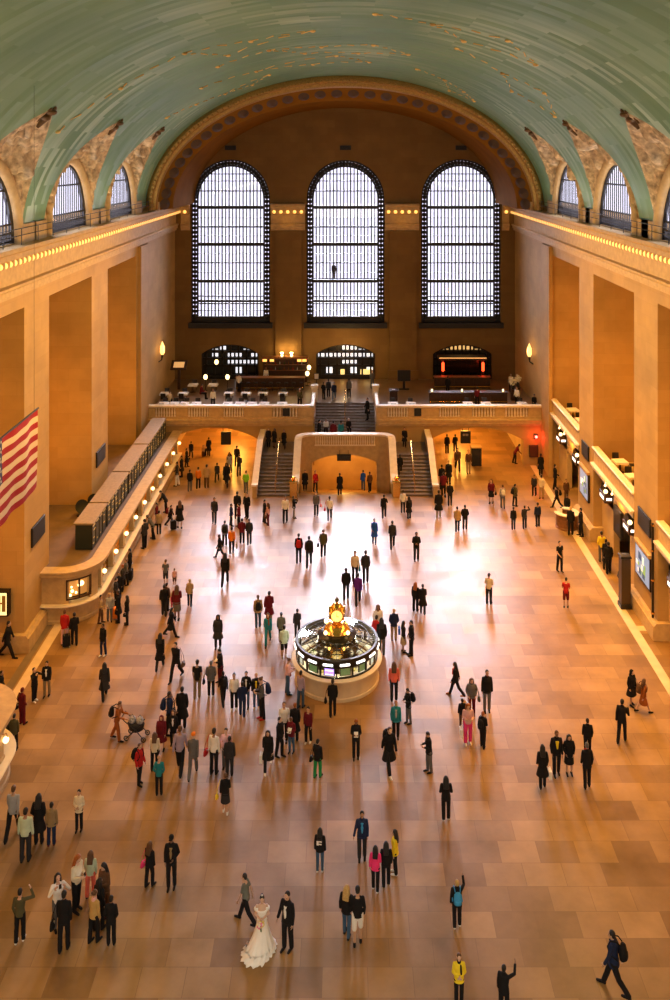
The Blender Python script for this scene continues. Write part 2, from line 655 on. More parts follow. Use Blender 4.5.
PAL = {
    'blk': (.012, .012, .014), 'chr': (.03, .03, .034), 'gry': (.12, .12, .125), 'lgy': (.34, .34, .36), 'wht': (.78, .77, .75), 'crm': (.66, .58, .42),
    'tan': (.40, .28, .14), 'brn': (.10, .05, .025), 'kha': (.26, .19, .10), 'olv': (.085, .08, .04), 'nvy': (.015, .025, .07), 'blu': (.02, .09, .42),
    'sky': (.05, .30, .62), 'tea': (.02, .20, .24), 'jea': (.05, .10, .18), 'red': (.42, .02, .02), 'mar': (.13, .012, .02), 'cor': (.75, .16, .12),
    'pnk': (.80, .05, .22), 'lpk': (.72, .42, .42), 'org': (.75, .20, .02), 'yel': (.80, .62, .03), 'lim': (.22, .62, .04), 'grn': (.02, .24, .07),
    'pur': (.10, .02, .20), 'lil': (.34, .27, .36), 'mnt': (.50, .62, .48), 'rst': (.30, .09, .02), 'sil': (.5, .5, .5), 'bln': (.50, .33, .12), 'gnm': (.13, .15, .13),
}
SKINS = [(.55, .34, .24), (.48, .29, .19), (.36, .20, .12), (.60, .40, .30), (.20, .10, .06), (.50, .31, .21)]


def cloth(c):
    return mat('cloth_' + c, PAL[c], .85, spec=.15, var=.12, scale=3, bump=.25, bscale=9)


def hairm(c):
    return mat('hair_' + c, PAL[c], .5, spec=.35, var=.2, scale=25, bump=.3, bscale=60)


LIB = {}


def part(pose, g):
    k = (pose, g)
    if k not in LIB:
        LIB[k] = body_mesh(pose) if g == 'body' else garment(pose, g)
    return LIB[k]


def put(name, me, m, parent=None):
    o = bpy.data.objects.new(name, me)
    COL.objects.link(o)
    if parent:
        o.parent = parent
    o.material_slots[0].link = 'OBJECT'
    o.material_slots[0].material = m
    return o


TOPS = {'j': 'jacket', 'c': 'coat', 's': 'shirt', 't': 'tee', 'h': 'hoodie'}
BOTS = {'t': 'trousers', 'j': 'jeans', 'h': 'shorts', 'k': 'skirt'}
HAIRS = {'s': 'hair_short', 'l': 'hair_long', 'b': 'hair_bun', 'c': 'cap', 'h': 'hood'}
CLOTHN = {'hair_short': 'hair', 'hair_long': 'hair', 'hair_bun': 'hair'}
NP = [0]


def person(loc, h, pose, heading, hair, top, bot, shoes, extra, label, group):
    i = NP[0]
    NP[0] += 1
    if pose == 'st':
        pose = ('st', 'sa', 'sb', 'sc', 'sa')[(i * 7 + i // 3) % 5]
    sk = mat('skin_%d' % (i % 6), SKINS[i % 6], .5, var=.08, scale=12)
    o = put('person', part(pose, 'body'), sk)
    o.location = loc
    o.rotation_euler = (0, 0, math.radians(heading))
    s = h / 1.745
    g = 1 + ((i * 37) % 11 - 5) * .012
    o.scale = (s * g, s * g, s)
    tag(o, label, 'person', group)
    if hair and hair[0] in HAIRS:
        k = HAIRS[hair[0]]
        put(CLOTHN.get(k, k), part(pose, k), hairm(hair[2:]) if k.startswith('hair') else cloth(hair[2:]), o)
    if top:
        put(TOPS[top[0]], part(pose, TOPS[top[0]]), cloth(top[2:]), o)
    if bot:
        put(BOTS[bot[0]], part(pose, BOTS[bot[0]]), cloth(bot[2:]), o)
    for k in (0, 1):
        put('shoe', part(pose, 'shoe%d' % k), cloth(shoes or 'blk'), o)
    for e in extra:
        put({'front': 'shirt_front'}.get(e[0], e[0]), part(pose, e[0]), cloth(e[1]), o)
    return o
# ------------------------------------------------------------------ materials of the place
STONE = brick_mat('pale_stone', (.45, .285, .105), (.41, .255, .09), (.36, .225, .08), 1.5, .75, 'wall', .7, .25, .006, .14)
STONE2 = mat('carved_stone', (.50, .345, .16), .7, var=.12, scale=3, bump=.2, bscale=12)
STONE3 = mat('marble_cap', (.74, .64, .48), .45, var=.08, scale=3)
FLOOR = brick_mat('marble_tiles', (.36, .215, .085), (.22, .122, .042), (.21, .12, .045), 1.45, 1.05, 'floor', .36, .42, .010, .26, .5, .06)
BORDER = mat('border_marble', (.70, .55, .36), .4, var=.1, scale=1.5)
DARKB = mat('dark_border_marble', (.20, .15, .10), .4, var=.15, scale=1.5)
STAIR = mat('worn_stair_stone', (.17, .13, .10), .55, var=.2, scale=4)
BRONZE = mat('dark_bronze', (.035, .028, .02), .38, .6)
BLACK = mat('black_paint', (.012, .012, .013), .5)
BRASS = mat('polished_brass', (.85, .52, .16), .22, 1.0)
GILD = mat('gilded_ornament', (.40, .24, .07), .45, .55, var=.25, scale=9)
IRON = mat('black_iron', (.012, .012, .015), .55)
BULB = mat('warm_bulb', (1, .8, .5), .4, emit=(1, .52, .11), es=1.7)
GLOBE = mat('lamp_globe', (1, .9, .7), .3, emit=(1, .70, .30), es=3.6)
WHITEL = mat('white_lit_sign', (1, 1, 1), .4, emit=(1, .93, .8), es=2.2)
LINEN = mat('white_linen', (.80, .78, .74), .8)
DWOOD = mat('dark_wood', (.05, .022, .010), .4, var=.25, scale=5)
WOOD = mat('warm_wood', (.24, .10, .035), .4, var=.25, scale=5)
LEATH = mat('dark_leather', (.02, .016, .014), .45)


def glass(name, tint, fac=.07, rough=.02):
    m = bpy.data.materials.new(name)
    m.use_nodes = True
    nt = m.node_tree
    nt.nodes.remove(nt.nodes['Principled BSDF'])
    t = nt.nodes.new('ShaderNodeBsdfTransparent')
    t.inputs[0].default_value = (*tint, 1)
    g = nt.nodes.new('ShaderNodeBsdfGlossy')
    g.inputs['Roughness'].default_value = rough
    mx = nt.nodes.new('ShaderNodeMixShader')
    mx.inputs[0].default_value = fac
    nt.links.new(t.outputs[0], mx.inputs[1])
    nt.links.new(g.outputs[0], mx.inputs[2])
    nt.links.new(mx.outputs[0], nt.nodes['Material Output'].inputs[0])
    MATS[name] = m
    return m


PANE = glass('window_glass', (.93, .91, .97))
CLEAR = glass('clear_glass', (.93, .95, .92), .10)


def vault_mat():
    """Blue-green painted vault of long tiles, each tipped a hair differently."""
    m = bpy.data.materials.new('painted_vault')
    m.use_nodes = True
    nt = m.node_tree
    L = nt.links.new
    b = nt.nodes['Principled BSDF']

    def math_(op, a, c=None):
        n = nt.nodes.new('ShaderNodeMath')
        n.operation = op
        for i, x in enumerate((a, c)):
            if x is None:
                continue
            if isinstance(x, (int, float)):
                n.inputs[i].default_value = x
            else:
                L(x, n.inputs[i])
        return n.outputs[0]
    geo = nt.nodes.new('ShaderNodeNewGeometry')
    sep = nt.nodes.new('ShaderNodeSeparateXYZ')
    L(geo.outputs['Position'], sep.inputs[0])
    u = math_('MULTIPLY', math_('ARCTAN2', math_('DIVIDE', math_('SUBTRACT', sep.outputs[2], 21.7), 11.5), math_('DIVIDE', sep.outputs[0], 17.0)), 14.5)
    cb = nt.nodes.new('ShaderNodeCombineXYZ')
    L(u, cb.inputs[0]); L(sep.outputs[1], cb.inputs[1])
    br = nt.nodes.new('ShaderNodeTexBrick')
    br.inputs['Scale'].default_value = 1
    br.inputs['Brick Width'].default_value = 2.7
    br.inputs['Row Height'].default_value = .5
    br.inputs['Mortar Size'].default_value = .0
    br.inputs['Color1'].default_value = (0, 0, 0, 1)
    br.inputs['Color2'].default_value = (1, 1, 1, 1)
    L(cb.outputs[0], br.inputs['Vector'])
    val = math_('SUBTRACT', br.outputs['Color'], .5)
    tilt = math_('MULTIPLY', val, .22)
    off = nt.nodes.new('ShaderNodeCombineXYZ')
    L(tilt, off.inputs[1])
    L(math_('MULTIPLY', val, .10), off.inputs[0])
    add = nt.nodes.new('ShaderNodeVectorMath')
    L(geo.outputs['Normal'], add.inputs[0]); L(off.outputs[0], add.inputs[1])
    nm = nt.nodes.new('ShaderNodeVectorMath')
    nm.operation = 'NORMALIZE'
    L(add.outputs[0], nm.inputs[0])
    L(nm.outputs[0], b.inputs['Normal'])
    n = nt.nodes.new('ShaderNodeTexNoise')
    n.inputs['Scale'].default_value = .16
    n.inputs['Detail'].default_value = 6
    L(geo.outputs['Position'], n.inputs['Vector'])
    r = nt.nodes.new('ShaderNodeValToRGB')
    r.color_ramp.elements[0].position, r.color_ramp.elements[1].position = .3, .72
    r.color_ramp.elements[0].color = (.10, .215, .128, 1)
    r.color_ramp.elements[1].color = (.165, .30, .16, 1)
    L(n.outputs['Fac'], r.inputs[0])
    # drifts of paler tiles: streaks of reflected light painted into the colour
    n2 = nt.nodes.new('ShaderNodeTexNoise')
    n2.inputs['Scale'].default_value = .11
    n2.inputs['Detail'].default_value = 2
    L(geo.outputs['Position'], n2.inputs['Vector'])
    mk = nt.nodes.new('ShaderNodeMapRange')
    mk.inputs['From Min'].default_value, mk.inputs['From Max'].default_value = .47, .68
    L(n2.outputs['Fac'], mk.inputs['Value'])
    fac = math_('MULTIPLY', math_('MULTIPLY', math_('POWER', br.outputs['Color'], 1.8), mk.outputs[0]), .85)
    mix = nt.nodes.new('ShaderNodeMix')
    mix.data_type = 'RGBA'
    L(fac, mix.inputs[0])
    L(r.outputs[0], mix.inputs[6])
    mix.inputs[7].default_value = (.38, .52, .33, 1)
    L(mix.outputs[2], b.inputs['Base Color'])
    b.inputs['Roughness'].default_value = .48
    b.inputs['Specular IOR Level'].default_value = .35
    return m


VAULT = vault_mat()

# ------------------------------------------------------------------ floor
mb = MB()
for x0, x1, y0, y1 in ((-24, 24, -8, 68.5), (-24, -3.9, 68.5, 92), (3.9, 24, 68.5, 92), (-3.9, 3.9, 80.2, 92)):
    mb.quad((x0, y0, 0), (x1, y0, 0), (x1, y1, 0), (x0, y1, 0))
fl = struct(mb.obj('floor', FLOOR))
mb = MB()
for s in (-1, 1):
    a, b = sorted((s * 15.75, s * 16.25))
    mb.box(a, b, 10, 74.9, -.02, .006)
mb.box(16.25, 20, 48.6, 49.1, -.02, .006)
mb.obj('border_stripe', BORDER, fl)
mb = MB()
mb.box(-16.75, -16.35, 38.8, 49.2, -.02, .007)
mb.obj('threshold_stripe', DARKB, fl)
# ramp down to the lower level below the landing
mb = MB()
mb.add([(-3.9, 68.5, 0), (3.9, 68.5, 0), (3.9, 80, -3.9), (-3.9, 80, -3.9)], [(0, 1, 2, 3)])
struct(mb.obj('floor_ramp', FLOOR))

# ------------------------------------------------------------------ side walls
OPEN = {-1: [5.2, 17.6, 30.0, 42.4, 54.8, 67.3], 1: [6.4, 18.8, 31.2, 43.6, 56.0, 68.1]}
LUN = {-1: [4.4, 16.8, 29.2, 41.6, 54.1, 66.5], 1: [6.6, 19.0, 31.3, 43.6, 55.2, 66.8]}
HW = 4.25
SIDE = {-1: 'left', 1: 'right'}
walls = {}
for s in (-1, 1):
    mb = MB()

    def wb(x0, x1, y0, y1, z0, z1, m=mb):
        a, b = sorted((s * x0, s * x1))
        m.box(a, b, y0, y1, z0, z1)
    edges = [-8.0]
    for c in OPEN[s]:
        edges += [c - HW, c + HW]
    edges.append(88.6)
    piers = [(edges[i], edges[i + 1]) for i in range(0, len(edges), 2)]
    for a, b in piers:
        wb(17, 21.5, a, b, 0, 18.2)
    wb(17, 21.5, -8, 88.6, 18.2, 21.7)
    wb(21.5, 22, -8, 88.6, 0, 21.7)
    wb(16.7, 17, 72.1, 74.9, 0, 18.9)          # end pilaster
    w = walls[s] = struct(mb.obj('wall_' + SIDE[s], STONE))
    for a, b in piers[:-1]:
        p = MB()
        m = (s, a, b)
        a1, b1 = a - .3, b + .3
        x0, x1 = sorted((s * 16.65, s * 21.4))
        p.box(x0, x1, a1, b1, 0, .78)
        x0, x1 = sorted((s * 16.72, s * 21.4))
        p.prism([(x0, .78), (x1, .78), (x1, .92), (x0 + (.1 if s > 0 else 0), .92)] if s > 0 else [(x0, .78), (x1, .78), (x1 - .1, .92), (x0, .92)], 'y', a1, b1)
        p.obj('plinth', STONE2, w)

# cornice with a row of bare bulbs
def cornice(name, path, parent_kind=True):
    prof = [(0, 18.95), (.16, 19.0), (.16, 19.15), (.28, 19.2), (.28, 19.42), (.36, 19.5), (.36, 19.62), (.1, 19.68), (.1, 20.55), (.3, 20.62), (.3, 20.98), (.62, 21.05), (.62, 21.3), (.78, 21.42), (.78, 21.62), (-.6, 21.68), (-.6, 18.95)]
    m = MB().sweep(path, prof)
    c = struct(m.obj(name, STONE2))
    bulbs = MB()
    dent = MB()
    for i in range(len(path) - 1):
        (x0, y0, nx, ny), (x1, y1, _, _) = path[i], path[i + 1]
        L = math.hypot(x1 - x0, y1 - y0)
        n = int(L / .62)
        for k in range(n):
            t = (k + .5) / n
            x, y = x0 + (x1 - x0) * t + nx * .44, y0 + (y1 - y0) * t + ny * .44
            bulbs.sphere((x, y, 20.84), .165, 8)
            tx, ty = (x1 - x0) / L, (y1 - y0) / L
            ax, ay = x + tx * .31, y + ty * .31
            dx, dy = abs(tx) * .1 + abs(nx) * .13, abs(ty) * .1 + abs(ny) * .13
            dent.box(ax - dx, ax + dx, ay - dy, ay + dy, 20.72, 21.06)
    bulbs.obj('cornice_bulb_strip', BULB, c, smooth=True)
    dent.obj('dentil_trim', STONE2, c)
    return c


for s, nm in ((-1, 'trim_1'), (1, 'trim_2')):
    cornice(nm, [(s * 17, -8, -s, 0), (s * 17, 88, -s, 0)])
cornice('trim_3', [(-7.4, 88, 0, -1), (-4.0, 88, 0, -1)])
cornice('trim_4', [(4.0, 88, 0, -1), (7.4, 88, 0, -1)])
cornice('trim_5', [(-16.4, 88, 0, -1), (-15.5, 88, 0, -1)])
cornice('trim_6', [(15.7, 88, 0, -1), (16.4, 88, 0, -1)])
for s, nm in ((-1, 'trim_7'), (1, 'trim_8')):      # handrail on the cornice in front of the high windows
    m = MB()
    for z in (22.15, 22.5):
        m.tube([(s * 16.55, -6, z), (s * 16.55, 74.5, z)], .025, 6)
    for k in range(34):
        m.tube([(s * 16.55, -6 + k * 2.43, 21.66), (s * 16.55, -6 + k * 2.43, 22.5)], .022, 6)
    struct(m.obj(nm, IRON))

# ------------------------------------------------------------------ painted vault with lunettes
A_, B_, ZS = 17.0, 11.5, 21.7
TT = math.radians(36)
YE = 75.0


def vp(th, y, s):
    return (s * A_ * math.cos(th), y, ZS + B_ * math.sin(th))


def lw(th):
    t = min(1, max(0, th / TT))
    return 4.55 * (1 - t ** 3.2)


mb = MB()
for s in (-1, 1):
    rows = []
    for i in range(29):
        th = TT + (PI / 2 - TT) * i / 28
        rows.append([vp(th, -8 + (YE + 8) * k / 40, s) for k in range(41)])
    mb.grid(rows)
    cs = LUN[s]
    bounds = [(None, cs[0])] + list(zip(cs, cs[1:])) + [(cs[-1], None)]
    for a, b in bounds:
        rows = []
        for i in range(19):
            th = TT * (.06 + .94 * i / 18)
            y0 = -8 if a is None else a + lw(th)
            y1 = YE if b is None else b - lw(th)
            rows.append([vp(th, y0 + (y1 - y0) * k / 6, s) for k in range(7)])
        mb.grid(rows)
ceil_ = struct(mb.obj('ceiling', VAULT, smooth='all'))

# gilded constellations on the vault
figs = [[(-60, 45, 0), (-45, 47, 1), (-30, 46.5, 1), (-18, 49, 1), (-6, 48.5, 1), (-24, 52, 0), (-30, 46.5, 1)],
        [(-28, 55, 0), (-16, 54, 1), (-5, 55.5, 1), (6, 54.5, 1), (14, 57, 1), (3, 59, 1), (-9, 58, 1), (-16, 54, 1)],
        [(-36, 61, 0), (-22, 63, 1), (-8, 65, 1), (6, 64, 1), (-2, 60.5, 1), (-22, 63, 1)],
        [(18, 64, 0), (26, 66, 1), (33, 68.5, 1), (38, 71, 1), (30, 71.5, 1), (26, 66, 1)],
        [(22, 50, 0), (34, 53, 1), (44, 52, 1), (52, 56, 1), (40, 57.5, 1), (34, 53, 1)],
        [(-50, 64, 0), (-42, 67, 1), (-34, 69.5, 1), (-26, 70.5, 1), (-20, 67, 1), (-34, 69.5, 1)],
        [(5, 43, 0), (15, 44, 1), (28, 43, 1), (36, 46, 1), (22, 47, 1), (15, 44, 1)]]
for fg in figs:
    m = MB()
    P = []
    for d, y, _ in fg:
        a = math.radians(90 - d)
        P.append(Vector(((A_ - .03) * math.cos(a), y, ZS + (B_ - .03) * math.sin(a))))
    for i in range(1, len(P)):
        pts = []
        for k in range(9):
            d = fg[i - 1][0] + (fg[i][0] - fg[i - 1][0]) * k / 8
            a = math.radians(90 - d)
            w = .25 * math.sin(k * 2.1 + i)
            pts.append(((A_ - .03) * math.cos(a), fg[i - 1][1] + (fg[i][1] - fg[i - 1][1]) * k / 8 + w, ZS + (B_ - .03) * math.sin(a)))
        for k in range(0, 8, 2):
            m.tube(pts[k:k + 2], [.02, .038], 5)
    for p in P:
        m.sphere(p, .16, 8, .6)
    m.obj('gilded_constellation', mat('gold_leaf', (.80, .52, .16), .5, .2), ceil_)

# lunettes: carved spandrels, stone arch, window
SPAN = mat('carved_spandrel', (.47, .35, .20), .75, var=.5, scale=3.2, bump=.9, bscale=5)  # dirt mottling, strengthened to paint in the shade of the carved relief
nwin = 4
for s in (-1, 1):
    for yk in LUN[s]:
        m = MB()
        N, M_ = 84, 24
        rows = [[] for _ in range(M_ + 1)]
        for i in range(N + 1):
            t = -1 + 2 * i / N
            th = TT * (1 - abs(t)) if abs(t) < 1 else 0
            th = max(th, TT * .0)
            sg = -1 if t < 0 else 1
            pb = Vector(vp(th, yk + sg * lw(th), s))
            ph = PI / 2 * (1 - t)
            pw = Vector((s * 17.0, yk - 4.15 * math.cos(PI - ph), ZS + 4.5 * math.sin(ph)))
            for j in range(M_ + 1):
                f = j / M_
                p = pb.lerp(pw, f)
                e = math.sin(PI * f) ** .7 * min(1, (1 - abs(t)) * 3.2)
                # carved relief: swags and foliage standing out of the stone
                q = noise.noise(Vector((p.y * 1.3, p.z * 1.3, s * 3.1))) + .8 * noise.noise(Vector((p.y * 2.6, p.z * 2.6 + p.x, 7.7)))
                p = p + Vector((-s * .35, 0, -.6)) * (1.1 * max(-.3, q) * e)
                rows[j].append(tuple(p))
        m.grid(rows)
        lun = struct(m.obj('trim_lunette', SPAN, smooth='all', fix=False))
        # dark brown bronze cartouche at the tip
        tip = Vector(vp(TT, yk, s))
        c = MB()
        c.sphere((0, 0, 0), .42, 12, .55)
        c.sphere((s * .35, -.0, -.35), .36, 10, .7)
        for q in (-1, 1):
            c.tube([(0, .1 * q, .1), (-s * .1, .45 * q, .25), (s * .25, .7 * q, .1), (s * .5, .5 * q, -.3), (s * .75, .55 * q, -.65)], [.16, .15, .14, .12, .05], 8)
        c.tube([(-s * .35, 0, .35), (0, 0, .1), (s * .5, 0, -.5), (s * .9, 0, -1.0)], [.1, .26, .24, .1], 8)
        c.xf(Matrix.Translation(tip + Vector((s * .15, 0, -.2))) @ Matrix.Scale(.72, 4))
        c.obj('cartouche', mat('cartouche_bronze', (.13, .075, .03), .5, .3, var=.3, scale=6), lun, smooth=True)
        # stone arch round the window, and the base blocks
        r = MB()
        pts = []
        for k in range(25):
            a = PI * k / 24
            pts.append((s * 17.0, yk - 4.05 * math.cos(a), ZS + 4.35 * math.sin(a)))
        r.tube([(s * 17, yk - 4.05, ZS - .05)] + pts[1:-1] + [(s * 17, yk + 4.05, ZS - .05)], .34, 10)
        for q in (-1, 1):
            x0, x1 = sorted((s * 16.82, s * 17.5))
            r.box(x0, x1, yk + q * 5.4 - .95, yk + q * 5.4 + .95, ZS - .05, ZS + .95)
        r.obj('arch_surround', STONE2, lun, smooth=True)
        # window in the wall
        W = 3.75
        fr = MB()
        x = s * 17.16
        d = .06

        def hgt(dy):
            return 4.05 * math.sqrt(max(0, 1 - (dy / W) ** 2))
        fr.tube([(x, yk - W, ZS)] + [(x, yk - W * math.cos(PI * k / 24), ZS + 4.05 * math.sin(PI * k / 24)) for k in range(1, 24)] + [(x, yk + W, ZS)], .14, 6)
        for k in range(-8, 9):
            dy = k * .42
            fr.box(x - .025, x + .025, yk + dy - .04, yk + dy + .04, ZS, ZS + hgt(dy))
        for z in (.12, .55, 1.0, 2.75):
            wz = W * math.sqrt(max(0, 1 - (z / 4.05) ** 2))
            fr.box(x - .03, x + .03, yk - wz, yk + wz, ZS + z - .05, ZS + z + .05)
        for k in range(-17, 18):
            if abs(k * .21) < 3.6 and k % 2:
                fr.box(x - .03, x + .03, yk + k * .21 - .02, yk + k * .21 + .02, ZS, ZS + .55)
        wn = struct(fr.obj('window_%d' % nwin, IRON))
        nwin += 1
        pn = MB()
        poly = [(yk - W * math.cos(PI * k / 24), ZS + 4.05 * math.sin(PI * k / 24)) for k in range(25)]
        pn.prism(poly, 'x', s * 17.24 - .01, s * 17.24 + .01)
        pn.obj('pane', PANE, wn)
        # reveal between arch and window
        rv = MB()
        rows = [[(s * xx, yk - 4.05 * math.cos(PI * k / 24), ZS + 4.35 * math.sin(PI * k / 24)) for k in range(25)] for xx in (17.0, 17.4)]
        rv.grid(rows)
        rows = [[(s * 17.3, yk - q * math.cos(PI * k / 24), ZS + q2 * math.sin(PI * k / 24)) for k in range(25)] for q, q2 in ((4.06, 4.36), (3.7, 4.0))]
        rv.grid(rows)
        rv.obj('reveal', STONE2, lun)
# outer shell of the vault haunches, so that daylight enters through the windows only
for s in (-1, 1):
    m = MB()
    cs = LUN[s]
    for a, b in [(-8, cs[0] - 5.3)] + [(p + 5.3, q - 5.3) for p, q in zip(cs, cs[1:])] + [(cs[-1] + 5.3, 88.6)]:
        x0, x1 = sorted((s * 17.66, s * 17.78))
        m.box(x0, x1, a, b, 21.6, 27.5)
    x0, x1 = sorted((s * 17.66, s * 17.78))
    m.box(x0, x1, -8, 88.6, 26.3, 34.5)
    struct(m.obj('wall_upper_' + SIDE[s], STONE2))
m = MB()
m.box(-18, 18, -8.3, 89, 34.5, 34.8)
struct(m.obj('roof', STONE2))

# ------------------------------------------------------------------ great arch at the end
def ell(a, b, y, n=72, a0=0, a1=PI):
    return [(a * math.cos(a0 + (a1 - a0) * k / n), y, ZS + b * math.sin(a0 + (a1 - a0) * k / n)) for k in range(n + 1)]


m = MB()
prof = [(17.0, 11.5, 75.0), (16.75, 11.22, 74.85), (16.5, 10.95, 74.9), (16.42, 10.87, 75.15), (16.2, 10.6, 75.2), (16.1, 10.5, 75.5)]
m.grid([ell(a, b, y) for a, b, y in prof])
arch = struct(m.obj('trim_arch', GILD, smooth=True))
m = MB()
m.grid([ell(17.0, 11.5, 75.0), ell(17.0, 11.5, 76.0), ell(17.5, 13, 76.0)])
m.obj('arch_back', STONE2, arch)
INNER = mat('inner_vault_paint', (.20, .088, .012), .95, spec=.02, var=.12, scale=.6)
m = MB()
m.grid([ell(16.1, 10.5, 75.5), ell(15.3, 9.7, 77.4), ell(15.15, 9.55, 77.5), ell(15.1, 9.5, 88.3)])
struct(m.obj('ceiling_inner', INNER, smooth=True))
m = MB()
for k in range(34):                                     # rosettes and coffers in the soffit
    a = PI * (k + .5) / 34
    c = Vector((15.66 * math.cos(a), 76.45, ZS + 10.06 * math.sin(a)))
    n = Vector((math.cos(a) / 16.1, 0, math.sin(a) / 10.5)).normalized()
    t = Vector((-n.z, 0, n.x))
    vs = []
    for q in range(12):
        an = 2 * PI * q / 12
        vs.append(c + t * .5 * math.cos(an) + Vector((0, .7, 0)) * math.sin(an) - n * .3 * math.sin(an))
    vs.append(c - n * .22)
    m.add(vs, [(q, (q + 1) % 12, 12) for q in range(12)])
m.obj('rosette_trim', mat('dark_rosette', (.07, .04, .02), .6), arch)
m = MB()
for k in range(90):
    a = PI * (k + .5) / 90
    m.sphere((16.6 * math.cos(a), 74.88, ZS + 11.05 * math.sin(a)), .13, 6)
m.obj('bead_trim', GILD, arch)
# stepped jambs inside the great arch
m = MB()
for s in (-1, 1):
    x0, x1 = sorted((s * 15.95, s * 17.0))
    m.box(x0, x1, 75.5, 75.9, 21.66, 22.4)
struct(m.obj('trim_arch_base', STONE2))


# ------------------------------------------------------------------ flat walls with openings
def slab_wall(xs, zlo, zhi, ops, y0, y1):
    """ops: (x0, x1, zbottom, ztop(x)). Returns a builder with both faces and the reveals."""
    m = MB()
    for o in ops:
        xs = list(xs) + [o[0], o[1]] + [o[0] + (o[1] - o[0]) * (.5 - .5 * math.cos(PI * k / 22)) for k in range(1, 22)]
    xs = sorted(set(round(x, 5) for x in xs))
    for xa, xb in zip(xs, xs[1:]):
        here = sorted([o for o in ops if o[0] <= xa + 1e-4 and xb <= o[1] + 1e-4], key=lambda o: o[2])
        lo = (zlo, zlo)
        segs = []
        for o in here:
            segs.append((lo, (o[2], o[2])))
            lo = (o[3](xa), o[3](xb))
            m.quad((xa, y0, lo[0]), (xb, y0, lo[1]), (xb, y1, lo[1]), (xa, y1, lo[0]))
            if o[2] > zlo + 1e-4:
                m.quad((xa, y0, o[2]), (xb, y0, o[2]), (xb, y1, o[2]), (xa, y1, o[2]))
        segs.append((lo, (zhi(xa), zhi(xb))))
        for (a0, a1), (b0, b1) in segs:
            if b0 - a0 < 1e-4 and b1 - a1 < 1e-4:
                continue
            for y in (y0, y1):
                m.quad((xa, y, a0), (xb, y, a1), (xb, y, b1), (xa, y, b0))
    for o in ops:
        for x in (o[0], o[1]):
            m.quad((x, y0, o[2]), (x, y1, o[2]), (x, y1, o[3](x)), (x, y0, o[3](x)))
    return m


def round_top(xc, r, zs):
    return lambda x: zs + math.sqrt(max(0, r * r - (x - xc) ** 2))


def seg_top(xc, hw, ze, zc):
    R = (hw * hw + (zc - ze) ** 2) / (2 * (zc - ze))
    return lambda x: zc - R + math.sqrt(max(0, R * R - (x - xc) ** 2))


WIN = [(-11.45, 3.95), (.05, 3.9), (11.6, 3.98)]
DOOR = [(-11.5, 2.85), (.05, 2.95), (11.75, 2.95)]
ops = [(c - r, c + r, 9.75, round_top(c, r, 22.1)) for c, r in WIN] + [(c - r, c + r, 4.1, seg_top(c, r, 6.6, 7.55)) for c, r in DOOR]
STONE_END = brick_mat('shade_darkened_stone', (.20, .115, .033), (.18, .10, .028), (.15, .085, .025), 1.5, .75, 'wall', .7, .25, .006, .14)  # the side walls' stone again, darkened to paint in the shade at this end
m = slab_wall([-17 + i * .5 for i in range(69)], 4.1, lambda x: ZS + 10.35 * math.sqrt(max(0, 1 - (x / 16.0) ** 2)) if abs(x) < 16 else ZS, ops, 88.0, 88.9)
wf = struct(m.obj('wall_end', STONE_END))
m = MB()
for c, r in WIN:                                         # sills and pier strips
    m.cbox(c - r - .25, c + r + .25, 87.75, 88.3, 9.2, 9.75)
m.obj('window_sill', IRON, wf)
m = MB()
for x0, x1 in ((-7.2, -4.1), (4.2, 7.4)):
    m.box(x0 + .25, x1 - .25, 87.8, 88, 4.1, 18.9)
    m.box(x0 + .1, x1 - .1, 87.72, 88, 4.1, 5.0)
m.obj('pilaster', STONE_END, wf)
m = MB()
for c in (-11.45, .05, 11.6):
    m.box(c - .55, c + .55, 87.9, 88, 27.0, 27.45)
    for k in range(4):
        m.box(c - .5, c + .5, 87.86, 87.92, 27.05 + k * .1, 27.1 + k * .1)
m.obj('air_vent', BLACK, wf)
# the great windows
for i, (c, r) in enumerate(WIN):
    fr = MB()
    y = 88.35
    zs = 22.1
    ri = r - .62

    def top(dx, rr):
        return zs + math.sqrt(max(0, rr * rr - dx * dx))
    for rr, t in ((r - .07, .09), (ri, .11)):
        pts = [(c - rr, y, 9.75)] + [(c - rr * math.cos(PI * k / 32), y, zs + rr * math.sin(PI * k / 32)) for k in range(33)] + [(c + rr, y, 9.75)]
        fr.tube(pts, t, 6)
    # pierced border of studs between the two rings
    for k in range(34):
        a = PI * (k + .5) / 34
        fr.sphere((c - (r - .34) * math.cos(a), y, zs + (r - .34) * math.sin(a)), .23, 8)
    for k in range(28):
        for q in (-1, 1):
            fr.sphere((c + q * (r - .34), y, 9.95 + k * .44), .23, 8)
    fr.box(c - r, c + r, y - .1, y + .1, 9.75, 10.35)
    nb = 19
    for k in range(nb + 1):
        dx = -ri + 2 * ri * k / nb
        if abs(dx) < ri - .05:
            w = .10 if k % 2 else .08
            fr.box(c + dx - w / 2 - .015, c + dx + w / 2 + .015, y - .08, y + .08, 10.3, top(dx, ri))
    for z, t in ((22.9, .06), (21.25, .16), (19.3, .08), (17.55, .17), (15.7, .06), (13.85, .15), (12.35, .06), (11.85, .12), (11.6, .06), (10.9, .03), (23.9, .04), (16.6, .025), (18.4, .025), (20.2, .025), (14.7, .025), (24.6, .05)):
        hw = ri if z < zs else math.sqrt(max(0, ri * ri - (z - zs) ** 2))
        fr.box(c - hw, c + hw, y - .1, y + .1, z - t, z + t)
    w = struct(fr.obj('window_%d' % (i + 1), IRON))
    pn = MB()
    poly = [(c - r, 9.75)] + [(c - r * math.cos(PI * k / 32), zs + r * math.sin(PI * k / 32)) for k in range(33)] + [(c + r, 9.75)]
    pn.prism(poly[:1] + poly[1:-1] + poly[-1:], 'y', 88.55, 88.57)
    pn.obj('pane', PANE, w)
m = MB()
m.box(-3.85, 3.95, 88.75, 89.4, 13.72, 13.85)
